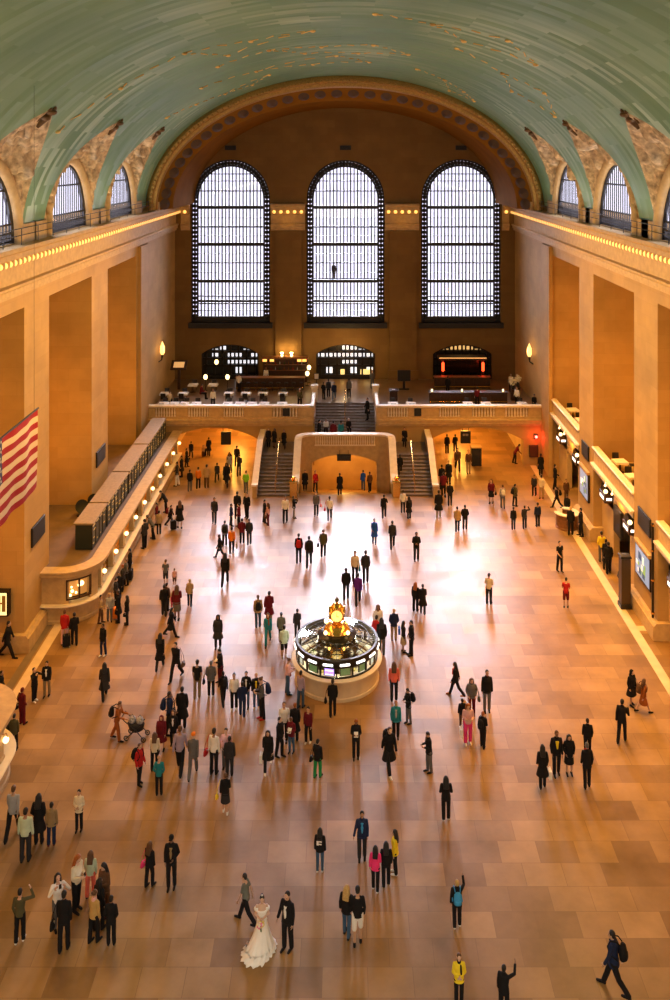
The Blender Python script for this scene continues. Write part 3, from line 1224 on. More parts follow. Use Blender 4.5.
m.box(-3.85, 3.95, 89.38, 89.42, 13.85, 14.0)
struct(m.obj('floor_catwalk', IRON))
# side closure of the end bay above the cornice
m = MB()
m.box(-18, 18, 88.9, 89.0, 27.5, 34.5)
for x0, x1 in ((-18, -15.6), (15.8, 18), (-7.3, -4.05), (4.15, 7.4)):
    m.box(x0, x1, 88.9, 89.0, 9.3, 27.5)
struct(m.obj('wall_backing', STONE2))
# wall behind the viewer
m = MB()
m.box(-22, 22, -8.4, -8, 0, 34.6)
struct(m.obj('wall_near', STONE))

# ------------------------------------------------------------------ glazed doors at balcony level
DARKD = mat('dark_door_metal', (.018, .013, .010), .45, .3)
DAYL = mat('bright_street_glass', (.9, .9, .9), .3, emit=(.92, .93, 1.0), es=1.1)
AMBL = mat('amber_lit_glass', (.9, .7, .4), .3, emit=(1, .55, .18), es=.9)
REDL = mat('red_lamp', (.9, .05, .02), .3, emit=(1, .05, .01), es=5)
for i, (c, r) in enumerate(DOOR):
    fr = MB()
    y = 88.4
    tf = seg_top(c, r, 6.6, 7.55)
    fr.tube([(c - r + .08, y, 4.1)] + [(c + r * q, y, tf(c + r * q) - .06) for q in (-.98, -.75, -.5, -.25, 0, .25, .5, .75, .98)] + [(c + r - .08, y, 4.1)], .12, 6)
    for k in range(-3, 4):
        x = c + k * r / 3.5
        fr.box(x - .09, x + .09, y - .1, y + .1, 4.1, tf(x))
    for z in (6.75, 6.05, 5.35):
        fr.box(c - r, c + r, y - .1, y + .1, z - .12, z + .12)
    fr.box(c - r, c + r, y - .06, y + .06, 4.1, 4.45)
    d = struct(fr.obj('door_%d' % (i + 1), DARKD))
    if i == 1:                                   # warm lit lower panels of the open leaves
        g = MB()
        g.box(-.45, .05, y + .1, y + .14, 4.2, 4.95)
        g.box(1.55, 2.75, y + .1, y + .14, 4.2, 4.95)
        g.obj('lit_lower_panel', mat('yellow_lit_glass', (.9, .75, .3), .3, emit=(1, .72, .25), es=1.0), d)
    # lit and dark squares beyond the leaves
    rnd = random.Random(11 + i)
    for mm, keep in ((DAYL if i != 2 else AMBL, 0), (BLACK, 1)):
        g = MB()
        rnd = random.Random(5 + i)
        for k in range(7):
            for j, (za, zb) in enumerate(((4.5, 5.25), (5.47, 5.95), (6.17, 6.62), (6.87, 7.4))):
                xa, xb = c - r + .1 + k * (2 * r - .2) / 7, c - r + .1 + (k + 1) * (2 * r - .2) / 7
                lit = rnd.random() < ((.25, .62, .85, .7)[j] if i == 1 else ((.08, .55, .6, .5)[j] if i == 0 else (.0, .0, .05, .8)[j]))
                zb2 = min(zb, tf(xa + .02) - .1, tf(xb - .02) - .1)
                if zb2 <= za:
                    continue
                if lit == (keep == 0):
                    ins = .10 if lit else 0
                    g.box(xa + ins, xb - ins, y + .22, y + .26, za + ins * .5, zb2 - ins * .5)
        if g.v:
            g.obj('glazing', mm, d)
m = MB()
m.box(-17, 17, 89.3, 89.6, 3.5, 9.4)
m.box(-17, 17, 88.6, 89.6, 9.2, 9.4)
struct(m.obj('wall_backing.001', BLACK))
# ------------------------------------------------------------------ end balcony over the passages
BAL = 4.1
ops = [(-14.9, -7.35, 0.0, seg_top(-11.12, 3.775, 2.15, 3.2)), (7.2, 15.2, 0.0, seg_top(11.2, 4.0, 2.15, 3.2))]
m = slab_wall([-17, -6.95], 0.0, lambda x: 3.55, ops[:1], 75.0, 76.0)
m2 = slab_wall([6.95, 17], 0.0, lambda x: 3.55, ops[1:], 75.0, 76.0)
m.add(m2.v, m2.f)
wb_ = struct(m.obj('wall_balcony', STONE))
m = MB()
for s in (-1, 1):                                        # wall each side of the upper flight, above the landing
    x0, x1 = sorted((s * 2.6, s * 7.0))
    m.box(x0, x1, 75.0, 75.5, 0, 3.55)
m.obj('flank_wall', STONE, wb_)
m = MB()
for s in (-1, 1):
    x0, x1 = sorted((s * 2.6, s * 17))
    m.box(x0, x1, 75.05, 88.0, 3.5, BAL)
m.box(-2.6, 2.6, 79.6, 88.0, 3.5, BAL)
bal = struct(m.obj('floor_balcony', brick_mat('balcony_tiles', (.24, .15, .075), (.19, .115, .055), (.14, .085, .04), 1.2, 1.2, 'floor', .3, .5, .012, .12)))
for s in (-1, 1):
    x0, x1 = sorted((s * 2.75, s * 16.9))
    m = MB()
    n = Vector((0, -1))
    m.sweep([(x0, 75.0, 0, -1), (x1, 75.0, 0, -1)], [(-.2, 3.3), (.12, 3.36), (.12, 3.5), (.24, 3.56), (.24, 3.74), (.3, 3.8), (.3, 3.92), (.1, 3.98), (.1, 4.14), (-.2, 4.14)])
    tr = struct(m.obj('trim_balcony', STONE2))
    par = MB()
    # solid dies between runs of balusters
    runs = [(4.0, 6.2), (8.6, 10.4), (11.6, 13.4), (14.4, 16.2)] if s < 0 else [(3.6, 5.4), (8.0, 9.8), (10.8, 12.8), (13.6, 15.6)]
    cuts = [2.75]
    for a, b in runs:
        cuts += [a, b]
    cuts.append(16.9)
    for a, b in zip(cuts[0::2], cuts[1::2]):
        xa, xb = sorted((s * a, s * b))
        par.cbox(xa, xb, 74.95, 75.25, 4.14, 4.92)
    for a, b in runs:
        xa, xb = sorted((s * a, s * b))
        par.box(xa, xb, 75.12, 75.2, 4.14, 4.95)
    struct(par.obj('trim_parapet', STONE2))
    rail = MB()
    rail.cbox(x0, x1, 74.82, 75.38, 4.92, 5.1, .04)
    # the rail returns along the stair well
    xa, xb = sorted((s * 2.62, s * 2.95))
    rail.cbox(xa, xb, 74.82, 79.8, 4.92, 5.1, .04)
    rail.obj('top_rail', STONE3, tr)
    ret = MB()
    xa, xb = sorted((s * 2.65, s * 2.92))
    ret.box(xa, xb, 75.0, 79.8, 3.5, 4.92)
    ret.obj('stair_well_parapet', STONE2, tr)
    # newel post at the head of the stair
    nw = MB()
    xa, xb = sorted((s * 2.5, s * 3.05))
    nw.cbox(xa, xb, 79.6, 80.2, 4.1, 5.55, .05)
    nw.cbox(xa - .06, xb + .06, 79.54, 80.26, 5.4, 5.6, .04)
    nw.obj('newel_post', STONE3, tr)
    proto = None
    for a, b in runs:
        nb = 8
        for k in range(nb):
            x = s * (a + (b - a) * (k + .5) / nb)
            if proto is None:
                bb = MB()
                bb.lathe([(.075, 4.14), (.075, 4.2), (.05, 4.24), (.085, 4.42), (.05, 4.68), (.045, 4.78), (.075, 4.84), (.075, 4.93)], (0, 0, 0), 10)
                proto = bb.obj('baluster', STONE3, tr, smooth=True)
                proto.location = (x, 75.0, 0)
            else:
                c = proto.copy()
                COL.objects.link(c)
                c.location = (x, 75.0, 0)
    ap = MB()
    xc = -5.0 if s < 0 else 6.2
    ap.box(xc - .3, xc + .3, 74.9, 74.96, 4.2, 4.85)
    ap.obj('loudspeaker_grille', BLACK, tr)

# passages under the balcony
PASS = mat('passage_stone', (.52, .36, .18), .6, var=.1, scale=1)
m = MB()
for s in (-1, 1):
    a, b = (7.35, 14.9) if s < 0 else (7.2, 15.2)
    xa, xb = sorted((s * (b + .25), s * (b + .6)))
    m.box(xa, xb, 76, 92, 0, 3.5)
    xa, xb = sorted((s * (a - .6), s * (a - .25)))
    m.box(xa, xb, 76, 92, 0, 3.5)
    xa, xb = sorted((s * (a - .6), s * (b + .6)))
    m.box(xa, xb, 91.6, 92, 0, 3.5)
    m.box(xa, xb, 89.5, 92, 3.4, 3.5)
struct(m.obj('wall_passage', PASS))
m = MB()
m.box(-17, 17, 75.9, 92, 3.4, 3.5)
m2 = MB()
for x0, x1 in ((-17, -2.6), (2.6, 17)):
    m2.box(x0, x1, 76.0, 92, 3.36, 3.46)
struct(m2.obj('ceiling_passage', PASS))

# ------------------------------------------------------------------ stairs
st = thing('staircase', 'double marble staircase with a central landing rising to the balcony', 'staircase', (0, 70, 0))


def at(o, parent=st):
    """Parent an object whose mesh is in world coordinates."""
    o.parent = parent
    o.matrix_parent_inverse = Matrix.Translation(-Vector(parent.location))
    return o


NS = 12
for s in (-1, 1):
    m = MB()
    xa, xb = sorted((s * 4.1, s * 6.8))
    for k in range(NS):
        y0 = 68.0 + k * .335
        m.box(xa, xb, y0, 75.0, 2.0 * k / NS, 2.0 * (k + 1) / NS)
        m.box(xa, xb, y0 - .03, y0 + .1, 2.0 * (k + 1) / NS - .03, 2.0 * (k + 1) / NS + .004)
    at(m.obj('lower_flight', STAIR))
    # outer balustrade
    m = MB()
    xa, xb = sorted((s * 6.8, s * 7.12))
    m.prism([(67.6, 0), (75.0, 0), (75.0, 2.95), (72.2, 2.95), (68.0, .95), (67.6, .95)], 'x', xa, xb)
    at(m.obj('outer_balustrade', STONE2))
    m = MB()
    m.prism([(67.5, .93), (68.02, .93), (72.2, 2.93), (75.0, 2.93), (75.0, 3.07), (72.15, 3.07), (67.95, 1.07), (67.5, 1.07)], 'x', xa - .08, xb + .08)
    at(m.obj('outer_handrail_cap', STONE3))
    m = MB()
    xm = s * 5.4
    m.tube([(xm, 67.8, .95), (xm, 72.0, 2.95), (xm, 73.0, 2.95)], .035, 8)
    for k in range(5):
        y = 68.1 + k * .95
        m.tube([(xm, y, (y - 68) * .5), (xm, y, (y - 68) * .5 + 1.0)], .025, 6)
    at(m.obj('brass_handrail', BRASS, smooth=True))
m = MB()
m.box(-4.1, 4.1, 72.9, 75.0, 1.6, 2.0)
at(m.obj('landing', STAIR))
m = MB()
NU = 13
for k in range(NU):
    y0 = 75.3 + k * .335
    z1 = 2.0 + 2.1 * (k + 1) / NU
    m.box(-2.65, 2.65, y0, 79.66, 2.0 + 2.1 * k / NU - (.1 if k == 0 else 0), z1)
    m.box(-2.65, 2.65, y0 - .03, y0 + .1, z1 - .03, z1 + .004)
m.box(-2.65, 2.65, 75.0, 79.66, 1.6, 2.0)
at(m.obj('upper_flight', STAIR))
m = MB()
m.tube([(0, 75.2, 3.0), (0, 79.6, 5.1), (0, 80.2, 5.1)], .03, 8)
for k in range(6):
    y = 75.3 + k * .85
    m.tube([(0, y, 2.0 + (y - 75.2) * .477), (0, y, 3.0 + (y - 75.2) * .477)], .022, 6)
at(m.obj('brass_handrail', BRASS, smooth=True))
# central drum: parapet sloping with the flights, rounded into the landing front
path = []
for y in (68.0, 68.8, 69.8, 70.8, 71.6):
    path.append((-3.9, y, -1, 0))
for k in range(1, 9):
    a = PI - (PI / 2) * k / 8
    path.append((-2.8 + 1.1 * math.cos(a), 71.6 + 1.1 * math.sin(a), math.cos(a), math.sin(a)))
right = [(-x, y, -nx, ny) for x, y, nx, ny in reversed(path)]


def drum_z(x, y):
    return .98 + max(0, min(1, (y - 68.3) / 3.7)) * 2.3


def drum(path, zlo, o0, o1, dz0, dz1):
    m = MB()
    vs = []
    for x, y, nx, ny in path:
        z = drum_z(x, y)
        za, zb = (zlo if zlo is not None else z + dz0), z + dz1
        vs += [(x + nx * o0, y + ny * o0, za), (x + nx * o1, y + ny * o1, za), (x + nx * o1, y + ny * o1, zb), (x + nx * o0, y + ny * o0, zb)]
    fs = [(0, 1, 2, 3)]
    n = len(path)
    for i in range(n - 1):
        for k in range(4):
            k2 = (k + 1) % 4
            fs.append((i * 4 + k, i * 4 + k2, i * 4 + 4 + k2, i * 4 + 4 + k))
    fs.append(tuple((n - 1) * 4 + k for k in range(4)))
    return m.add(vs, fs)


for p in (path, right):
    at(drum(p, -2.2, -.28, .12, 0, 0).obj('drum_wall', STONE2))
    at(drum(p, None, -.36, .22, 0, .16).obj('drum_rail', STONE3))
ops = [(-2.7, 2.6, -2.2, seg_top(-.05, 2.65, 1.1, 1.75))]
m = slab_wall([-2.8, 2.8], -2.2, lambda x: drum_z(0, 73), ops, 72.45, 72.85)
at(m.obj('landing_front', STONE2))
m = MB()
m.cbox(-2.85, 2.85, 72.33, 72.95, 3.28, 3.44, .03)
at(m.obj('landing_rail', STONE3))
m = MB()
for k in range(27):
    x = -2.4 + 4.8 * k / 26
    m.lathe([(.05, 2.55), (.05, 2.6), (.03, 2.65), (.06, 2.8), (.03, 3.05), (.05, 3.15), (.05, 3.24)], (x, 72.42, 0), 8)
m.box(-2.5, 2.5, 72.36, 72.46, 2.48, 2.56)
at(m.obj('baluster_trim', STONE3, smooth=True))
for x in (-3.98, 3.98):
    m = MB()
    m.cbox(x - .28, x + .28, 67.7, 68.25, 0, 1.25, .04)
    m.cbox(x - .34, x + .34, 67.64, 68.31, 1.12, 1.3, .04)
    m.sphere((x, 67.97, 1.42), .16, 12)
    at(m.obj('newel_post', BRASS))
m = MB()
m.box(-3.9, -3.6, 72.8, 80, -4.5, 1.7)
m.box(3.6, 3.9, 72.8, 80, -4.5, 1.7)
m.box(-3.9, 3.9, 79.8, 80.2, -4.5, 1.7)
m.box(-3.9, 3.9, 72.86, 80, 1.55, 1.65)
struct(m.obj('wall_ramp', PASS))
m = MB()
for s in (-1, 1):
    x0, x1 = sorted((s * 3.62, s * 3.9))
    m.box(x0, x1, 68.4, 72.9, -2.2, .0)
struct(m.obj('wall_ramp_side', STONE2))


# hanging signs under the arches
def hang_sign(px, py, Y, w, h, label, lit=False):
    x, z = (px - CX) * Y / F, H - (py - CY) * Y / F
    t = thing('hanging_sign', label, 'sign', (x, Y, z - h / 2), 0, 'hanging signs under the arches')
    m = MB().cbox(-w / 2, w / 2, -.12, .12, 0, h, .03)
    m.obj('sign_box', BLACK, t)
    m = MB()
    m.box(-w / 2 + .06, w / 2 - .06, -.126, -.12, .06, h - .06)
    m.obj('sign_face', mat('dark_sign_face', (.02, .022, .022), .35), t)
    m = MB()
    for k in (-.3, .3):
        m.tube([(k * w, 0, h - .02), (k * w, 0, h + .35)], .02, 6)
    m.obj('hanger', BLACK, t)
    if lit:
        m = MB()
        for k in range(4):
            m.box(-w * .28 + k * w * .15, -w * .2 + k * w * .15, -.132, -.126, h * .62, h * .8)
        m.obj('lettering', mat('dim_letters', (.5, .45, .35), .5), t)


hang_sign(226, 438, 75.8, .85, 1.1, 'black hanging sign box under the left archway below the balcony')
hang_sign(465.5, 437, 75.8, .85, 1.05, 'black hanging sign box with faint lettering under the right archway', True)
hang_sign(344, 457.5, 72.25, 1.15, .5, 'small dark sign box over the central arch of the staircase')

# red traffic lamp and dark notice panel on the wall by the right archway
c = Vector(((536 - CX) * 74.9 / F, 74.9, H - (436.5 - CY) * 74.9 / F))
t = thing('wall_lamp', 'glowing red warning lamp on the wall beside the right archway', 'lamp', c)
m = MB().cbox(-.16, .16, -.1, .1, -.2, .2, .03)
m.obj('lamp_housing', BLACK, t)
m = MB().sphere((0, -.13, 0), .12, 12)
m.obj('red_lens', mat('red_signal', (.9, .05, .03), .3, emit=(1, .04, .03), es=25), t, smooth=True)
lamp_point('red_glow', c + Vector((0, -.55, 0)), 55, (1, .05, .03), .15)
c = Vector(((533.5 - CX) * 74.95 / F, 74.95, H - (451 - CY) * 74.95 / F))
t = thing('notice_board', 'dark red notice board on the wall below the red warning lamp', 'notice board', c)
MB().cbox(-.38, .38, -.08, .04, -.52, .52, .03).obj('board_frame', DWOOD, t)
MB().box(-.32, .32, -.09, -.08, -.46, .46).obj('board_face', mat('dull_red_board', (.06, .018, .010), .5), t)
# kiosk cabinet inside the right passage
g = ground(476, 465)
t = thing('ticket_machine', 'tall black ticket machine standing in the right passage', 'machine', g)
m = MB().cbox(-.42, .42, -.35, .35, 0, 1.55, .05)
m.obj('cabinet', BLACK, t)
MB().box(-.3, .3, -.37, -.35, .85, 1.35).obj('screen', mat('dim_screen', (.03, .03, .035), .2), t)
MB().cbox(-.46, .46, -.4, .4, 1.52, 1.62, .03).obj('top_cap', mat('tan_cap', (.5, .3, .1), .4), t)  # plain tan cap on the black cabinet


# ------------------------------------------------------------------ ticket counters along the left wall
def quarter(cx, cy, r, a0, a1, n=14):
    return [(cx + r * math.cos(a0 + (a1 - a0) * k / n), cy + r * math.sin(a0 + (a1 - a0) * k / n), math.cos(a0 + (a1 - a0) * k / n), math.sin(a0 + (a1 - a0) * k / n)) for k in range(n + 1)]


LEDGE = mat('bright_counter_marble', (.80, .70, .52), .3, var=.06, scale=2)
ROOF = mat('dusty_flat_roof', (.13, .085, .045), .7, var=.2, scale=1.2)


def ticket_counter(y0, y1, near_end, far_end, label):
    R = 1.9
    xf_ = -14.15
    path = []
    if near_end:
        path += [(-17.0, y0, 0, -1), (xf_ - R, y0, 0, -1)] + quarter(xf_ - R, y0 + R, R, -PI / 2, 0)[1:]
    else:
        path += [(xf_, y0, 1, 0)]
    if far_end:
        path += quarter(xf_ - R, y1 - R, R, 0, PI / 2) + [(-17.0, y1, 0, 1)]
    else:
        path += [(xf_, y1, 1, 0)]
    t = thing('ticket_counter', label, 'ticket counter', (-15, (y0 + y1) / 2, 0))
    A = lambda o: at(o, t)
    A(MB().sweep(path, [(0, 0), (.06, 0), (.06, .16), (0, .2), (0, 1.02), (-.45, 1.02), (-.45, 0)]).obj('counter_base', STONE2))
    A(MB().sweep(path, [(.28, 1.02), (.3, 1.06), (.28, 1.11), (-.45, 1.11), (-.45, 1.02)]).obj('counter_ledge', LEDGE))
    A(MB().sweep(path, [(-.1, 2.42), (.06, 2.46), (.06, 2.6), (.22, 2.68), (.22, 2.84), (.3, 2.9), (.3, 2.98), (-.5, 2.98), (-.5, 2.42)]).obj('cornice', STONE2))
    # flat roof behind the cornice
    m = MB()
    edge = [(x - nx * .4, y - ny * .4) for x, y, nx, ny in path]
    poly = edge + [(-21.4, edge[-1][1]), (-21.4, edge[0][1])]
    m.prism(poly, 'z', 2.72, 2.86)
    A(m.obj('flat_roof', ROOF))
    # recessed bronze window wall
    A(MB().sweep(path, [(-.42, 1.11), (-.36, 1.11), (-.36, 2.44), (-.42, 2.44)]).obj('window_wall', BRONZE))
    # posts, windows and lamps along the straight front
    ya, yb = (y0 + R if near_end else y0), (y1 - R if far_end else y1)
    n = int((yb - ya) / 2.6)
    k0 = None
    for k in range(n + 1):
        y = ya + .25 + k * (yb - ya - .5) / n
        if k0 is None:
            q = MB()
            q.cbox(-.42, -.06, -.19, .19, 1.11, 2.44, .02)
            q.cbox(-.46, -.02, -.23, .23, 1.11, 1.24, .02)
            q.cbox(-.46, -.02, -.23, .23, 2.32, 2.44, .02)
            k0 = q.obj('window_post', STONE2)
            k0.parent = t
            k0.location = (xf_ + 15, y - (y0 + y1) / 2, 0)
            l0 = MB()
            l0.tube([(-.05, 0, 2.2), (.12, 0, 2.24), (.16, 0, 2.1)], .02, 6)
            l0 = l0.obj('lamp_bracket', BRASS, k0)
            l1 = MB().sphere((.1, 0, 1.98), .13, 12).obj('lamp_globe', GLOBE, k0, smooth=True)
        else:
            c = dup(k0, t)
            c.location = (xf_ + 15, y - (y0 + y1) / 2, 0)
        if k < n:
            yc = y + (yb - ya - .5) / n / 2
            g = MB()
            g.box(-.36, -.33, -.95, .95, 1.16, 2.3)
            w0 = g.obj('ticket_window', mat('warm_office_glass', (.5, .25, .07), .25, emit=(1, .48, .13), es=.45) if k % 3 else mat('shut_office_glass', (.03, .02, .012), .2))
            w0.parent = t
            w0.location = (xf_ + 15, yc - (y0 + y1) / 2, 0)
            g = MB()
            for q in range(-7, 8):
                g.box(-.33, -.30, q * .135 - .014, q * .135 + .014, 1.16, 2.3)
            for z in (1.16, 1.5, 2.0, 2.3):
                g.box(-.33, -.29, -.96, .96, z - .025, z + .025)
            g.obj('grille', BRASS, w0)
    if near_end:
        # lit display window in the curved end
        a = -PI * .31
        c = Vector((xf_ - R, y0 + R, 0))
        w = MB()
        w.sweep(quarter(c.x, c.y, R, a - .36, a + .36, 8), [(-.1, 1.3), (.05, 1.3), (.05, 1.38), (-.1, 1.38)])
        w.sweep(quarter(c.x, c.y, R, a - .36, a + .36, 8), [(-.1, 2.36), (.05, 2.36), (.05, 2.44), (-.1, 2.44)])
        for b in (-.36, 0, .36):
            w.sweep(quarter(c.x, c.y, R, a + b - .02, a + b + .02, 2), [(-.1, 1.3), (.05, 1.3), (.05, 2.44), (-.1, 2.44)])
        f = A(w.obj('display_window', DWOOD))
        w = MB()
        w.sweep(quarter(c.x, c.y, R, a - .36, a + .36, 8), [(-.34, 1.35), (-.3, 1.35), (-.3, 2.4), (-.34, 2.4)])
        w.obj('display_back', mat('lit_display_back', (.45, .22, .06), .5, emit=(1, .45, .1), es=.35), f)
        w = MB()
        for q, z, r in ((-.2, 1.72, .09), (-.26, 1.5, .08), (.1, 2.05, .13), (.02, 1.98, .1), (-.08, 1.6, .07), (-.22, 1.95, .06)):
            w.sphere((c.x + 1.78 * math.cos(a + q), c.y + 1.78 * math.sin(a + q), z), r, 10)
        w.obj('display_lamp', GLOBE, f, smooth=True)
        # plain piers flanking the window
        for b in (-.62, -.46, .52):
            w = MB()
            w.sweep(quarter(c.x, c.y, R, max(-PI / 2, a + b - .17), a + b + .17, 4), [(-.3, 1.11), (.0, 1.11), (.0, 2.44), (-.3, 2.44)])
            A(w.obj('stone_panel', STONE2))
        w = MB()
        w.box(-17, xf_ - R, y0, y0 + .3, 1.05, 2.5)
        A(w.obj('stone_panel', STONE2))
    return t


ticket_counter(49.3, 74.9, True, False, 'long marble ticket counter with lamp globes along the left wall below the departure board')
ticket_counter(12.0, 38.6, False, True, 'curved stone end of a ticket counter at the lower left edge')

# departure board standing on the ticket counter roof
t = thing('departure_board', 'long dark departure board in four sections on the ticket counter roof', 'departure board', (-15.5, 62, 2.86))
LAT = mat('green_black_lattice', (.02, .028, .02), .4)
GOLDL = mat('gold_board_text', (.62, .47, .14), .4, emit=(.9, .62, .15), es=.25)
segs = [(52.2, 55.2), (55.5, 60.7), (61.0, 66.6), (66.9, 73.5)]
for i, (a, b) in enumerate(segs):
    m = MB()
    m.cbox(-16.0, -15.0, a, b, 2.865, 4.36, .03)
    sec = at(m.obj('board_section', LAT), t)
    m = MB()
    m.cbox(-16.1, -14.9, a - .05, b + .05, 4.34, 4.46, .02)
    at(m.obj('board_cap', mat('board_cap_stone', (.26, .19, .10), .6, var=.15), ), t)
    # frame bars and rows of small gold characters on the face
    m = MB()
    n = max(2, int((b - a) / .75))
    for k in range(n + 1):
        y = a + (b - a) * k / n
        m.box(-15.0, -14.97, y - .035, y + .035, 2.9, 4.34)
    for z in (2.95, 4.1, 4.3):
        m.box(-15.0, -14.97, a, b, z - .03, z + .03)
    m.obj('lattice_frame', BRONZE, sec)
    m = MB()
    rnd = random.Random(30 + i)
    for k in range(n):
        y = a + (b - a) * (k + .5) / n
        for r in range(6):
            if rnd.random() < .55:
                w = rnd.uniform(.06, .22)
                o = rnd.uniform(-.12, .12)
                m.box(-14.995, -14.985, y + o - w, y + o + w, 3.15 + r * .15, 3.2 + r * .15)
        m.box(-14.995, -14.985, y - .25, y + .25, 4.17, 4.24)
    m.obj('board_lettering', GOLDL, sec)
# roof-top spotlights behind the board
for (px, py), lab, mm in (((81, 515), 'round dark floodlight lying on the ticket counter roof', BLACK), ((93, 509), 'second dark floodlight beside the board end on the counter roof', BLACK), ((113.5, 433), 'small white floodlight on the roof behind the departure board', mat('white_enamel', (.8, .78, .72), .4))):
    g = ground(px, py, 2.9)
    g.x = max(g.x, -20)
    t = thing('floodlight', lab, 'floodlight', (g.x, g.y, 2.866), .6, 'floodlights on the counter roof')
    MB().lathe([(.28, 0), (.3, .05), (.08, .1), (.06, .3)], (0, 0, 0), 14).obj('floodlight_base', BLACK, t, smooth=True)
    MB().lathe([(.12, -.3), (.3, -.22), (.42, .2), (.44, .24), (.38, .22), (.05, .2)], (0, 0, 0), 16).xf(Matrix.Translation((0, 0, .55)) @ Matrix.Rotation(1.1, 4, 'X')).obj('reflector', mm, t, smooth=True)

# ------------------------------------------------------------------ panels and screens on the piers
def pier_panel(s, y0, y1, z0, z1, label):
    t = thing('loudspeaker_panel', label, 'loudspeaker', (s * 16.99, (y0 + y1) / 2, z0), 0, 'loudspeaker panels on the piers')
    h, w = z1 - z0, (y1 - y0) / 2
    m = MB()
    x0, x1 = sorted((0, -s * .1))
    m.cbox(x0, x1, -w, w, 0, h, .02)
    m.obj('panel_frame', BLACK, t)
    m = MB()
    x0, x1 = sorted((-s * .1, -s * .115))
    for k in range(9):
        z = .08 + k * (h - .16) / 9
        m.box(x0, x1, -w + .08, w - .08, z, z + .05)
    m.obj('louvre', mat('dark_louvre', (.025, .022, .02), .5), t)


pl = [[(p[0] + HW, q[0] - HW) for p, q in [((a,), (b,))]][0] for a, b in zip(OPEN[-1], OPEN[-1][1:])]
pr = [[(p[0] + HW, q[0] - HW) for p, q in [((a,), (b,))]][0] for a, b in zip(OPEN[1], OPEN[1][1:])]
nmL = ['black louvred panel low on the left pier nearest the flag, above its lower corner', 'black louvred panel on the second left pier, behind the departure board']
for (a, b), lab in zip(pl[3:], nmL):
    pier_panel(-1, a + .95, b - .95, 5.0, 6.05, lab)
nmR = ['black louvred panel above the larger lit screen on the nearer right pier', 'black louvred panel above the smaller lit screen on the farther right pier']
for (a, b), lab in zip(pr[3:], nmR):
    pier_panel(1, a + .95, b - .95, 5.0, 6.05, lab)


def pier_screen(y0, y1, z0, z1, label, seed):
    t = thing('advertising_screen', label, 'screen', (16.99, (y0 + y1) / 2, z0))
    w, h = (y1 - y0) / 2, z1 - z0
    MB().cbox(-.14, 0, -w - .12, w + .12, -.12, h + .12, .02).obj('screen_housing', BRONZE, t)
    MB().box(-.15, -.14, -w, w, 0, h).obj('screen_face', mat('blue_white_screen', (.2, .25, .32), .2, emit=(.42, .58, .85), es=.5), t)
    rnd = random.Random(seed)
    for c, nm in (((.25, .45, .12), 'green'), ((.08, .12, .2), 'navy'), ((.9, .9, .9), 'white')):
        for k in range(4):
            m = MB()
            y, z = rnd.uniform(-w + .15, w - .35), rnd.uniform(.1, h - .5)
            e = .001 * (1 + 'gnw'.index(nm[0]))
            m.box(-.152 - e, -.15, y, y + rnd.uniform(.15, .45), z, z + rnd.uniform(.15, .45))
            m.obj('picture_print', mat('screen_' + nm, c, .2, emit=c, es=.6), t)
    MB().cbox(-.22, 0, -w - .12, w + .12, h + .12, h + .32, .02).obj('screen_hood', mat('hood_stone', (.5, .33, .13), .6), t)
    return t


a, b = pr[3]
pier_screen(a + .9, b - .75, 2.2, 3.8, 'large lit advertising screen low on the nearer right pier', 3)
a, b = pr[4]
pier_screen(a + .9, b - .75, 2.3, 4.0, 'lit advertising screen on the farther right pier near the round desk', 8)
# lit yellow panel on the left pier
a, b = pl[3]
t = thing('lit_map_panel', 'glowing cream map panel on the face of the nearest left pier', 'map panel', (-18.35, a - .31, 2.05))
MB().cbox(-.65, .65, -.08, .3, -.06, 1.26, .02).obj('panel_frame', BRONZE, t)
MB().box(-.56, .56, -.09, -.08, .02, 1.18).obj('panel_face', mat('cream_backlight', (.9, .8, .4), .4, emit=(1, .85, .35), es=1.2), t)
m = MB()
for k in range(4):
    m.box(-.5 + k * .27, -.3 + k * .27, -.095, -.09, .2, 1.05)
m.box(-.5, .5, -.096, -.09, .6, .68)
m.obj('map_lines', mat('map_ink', (.35, .22, .05), .5), t)

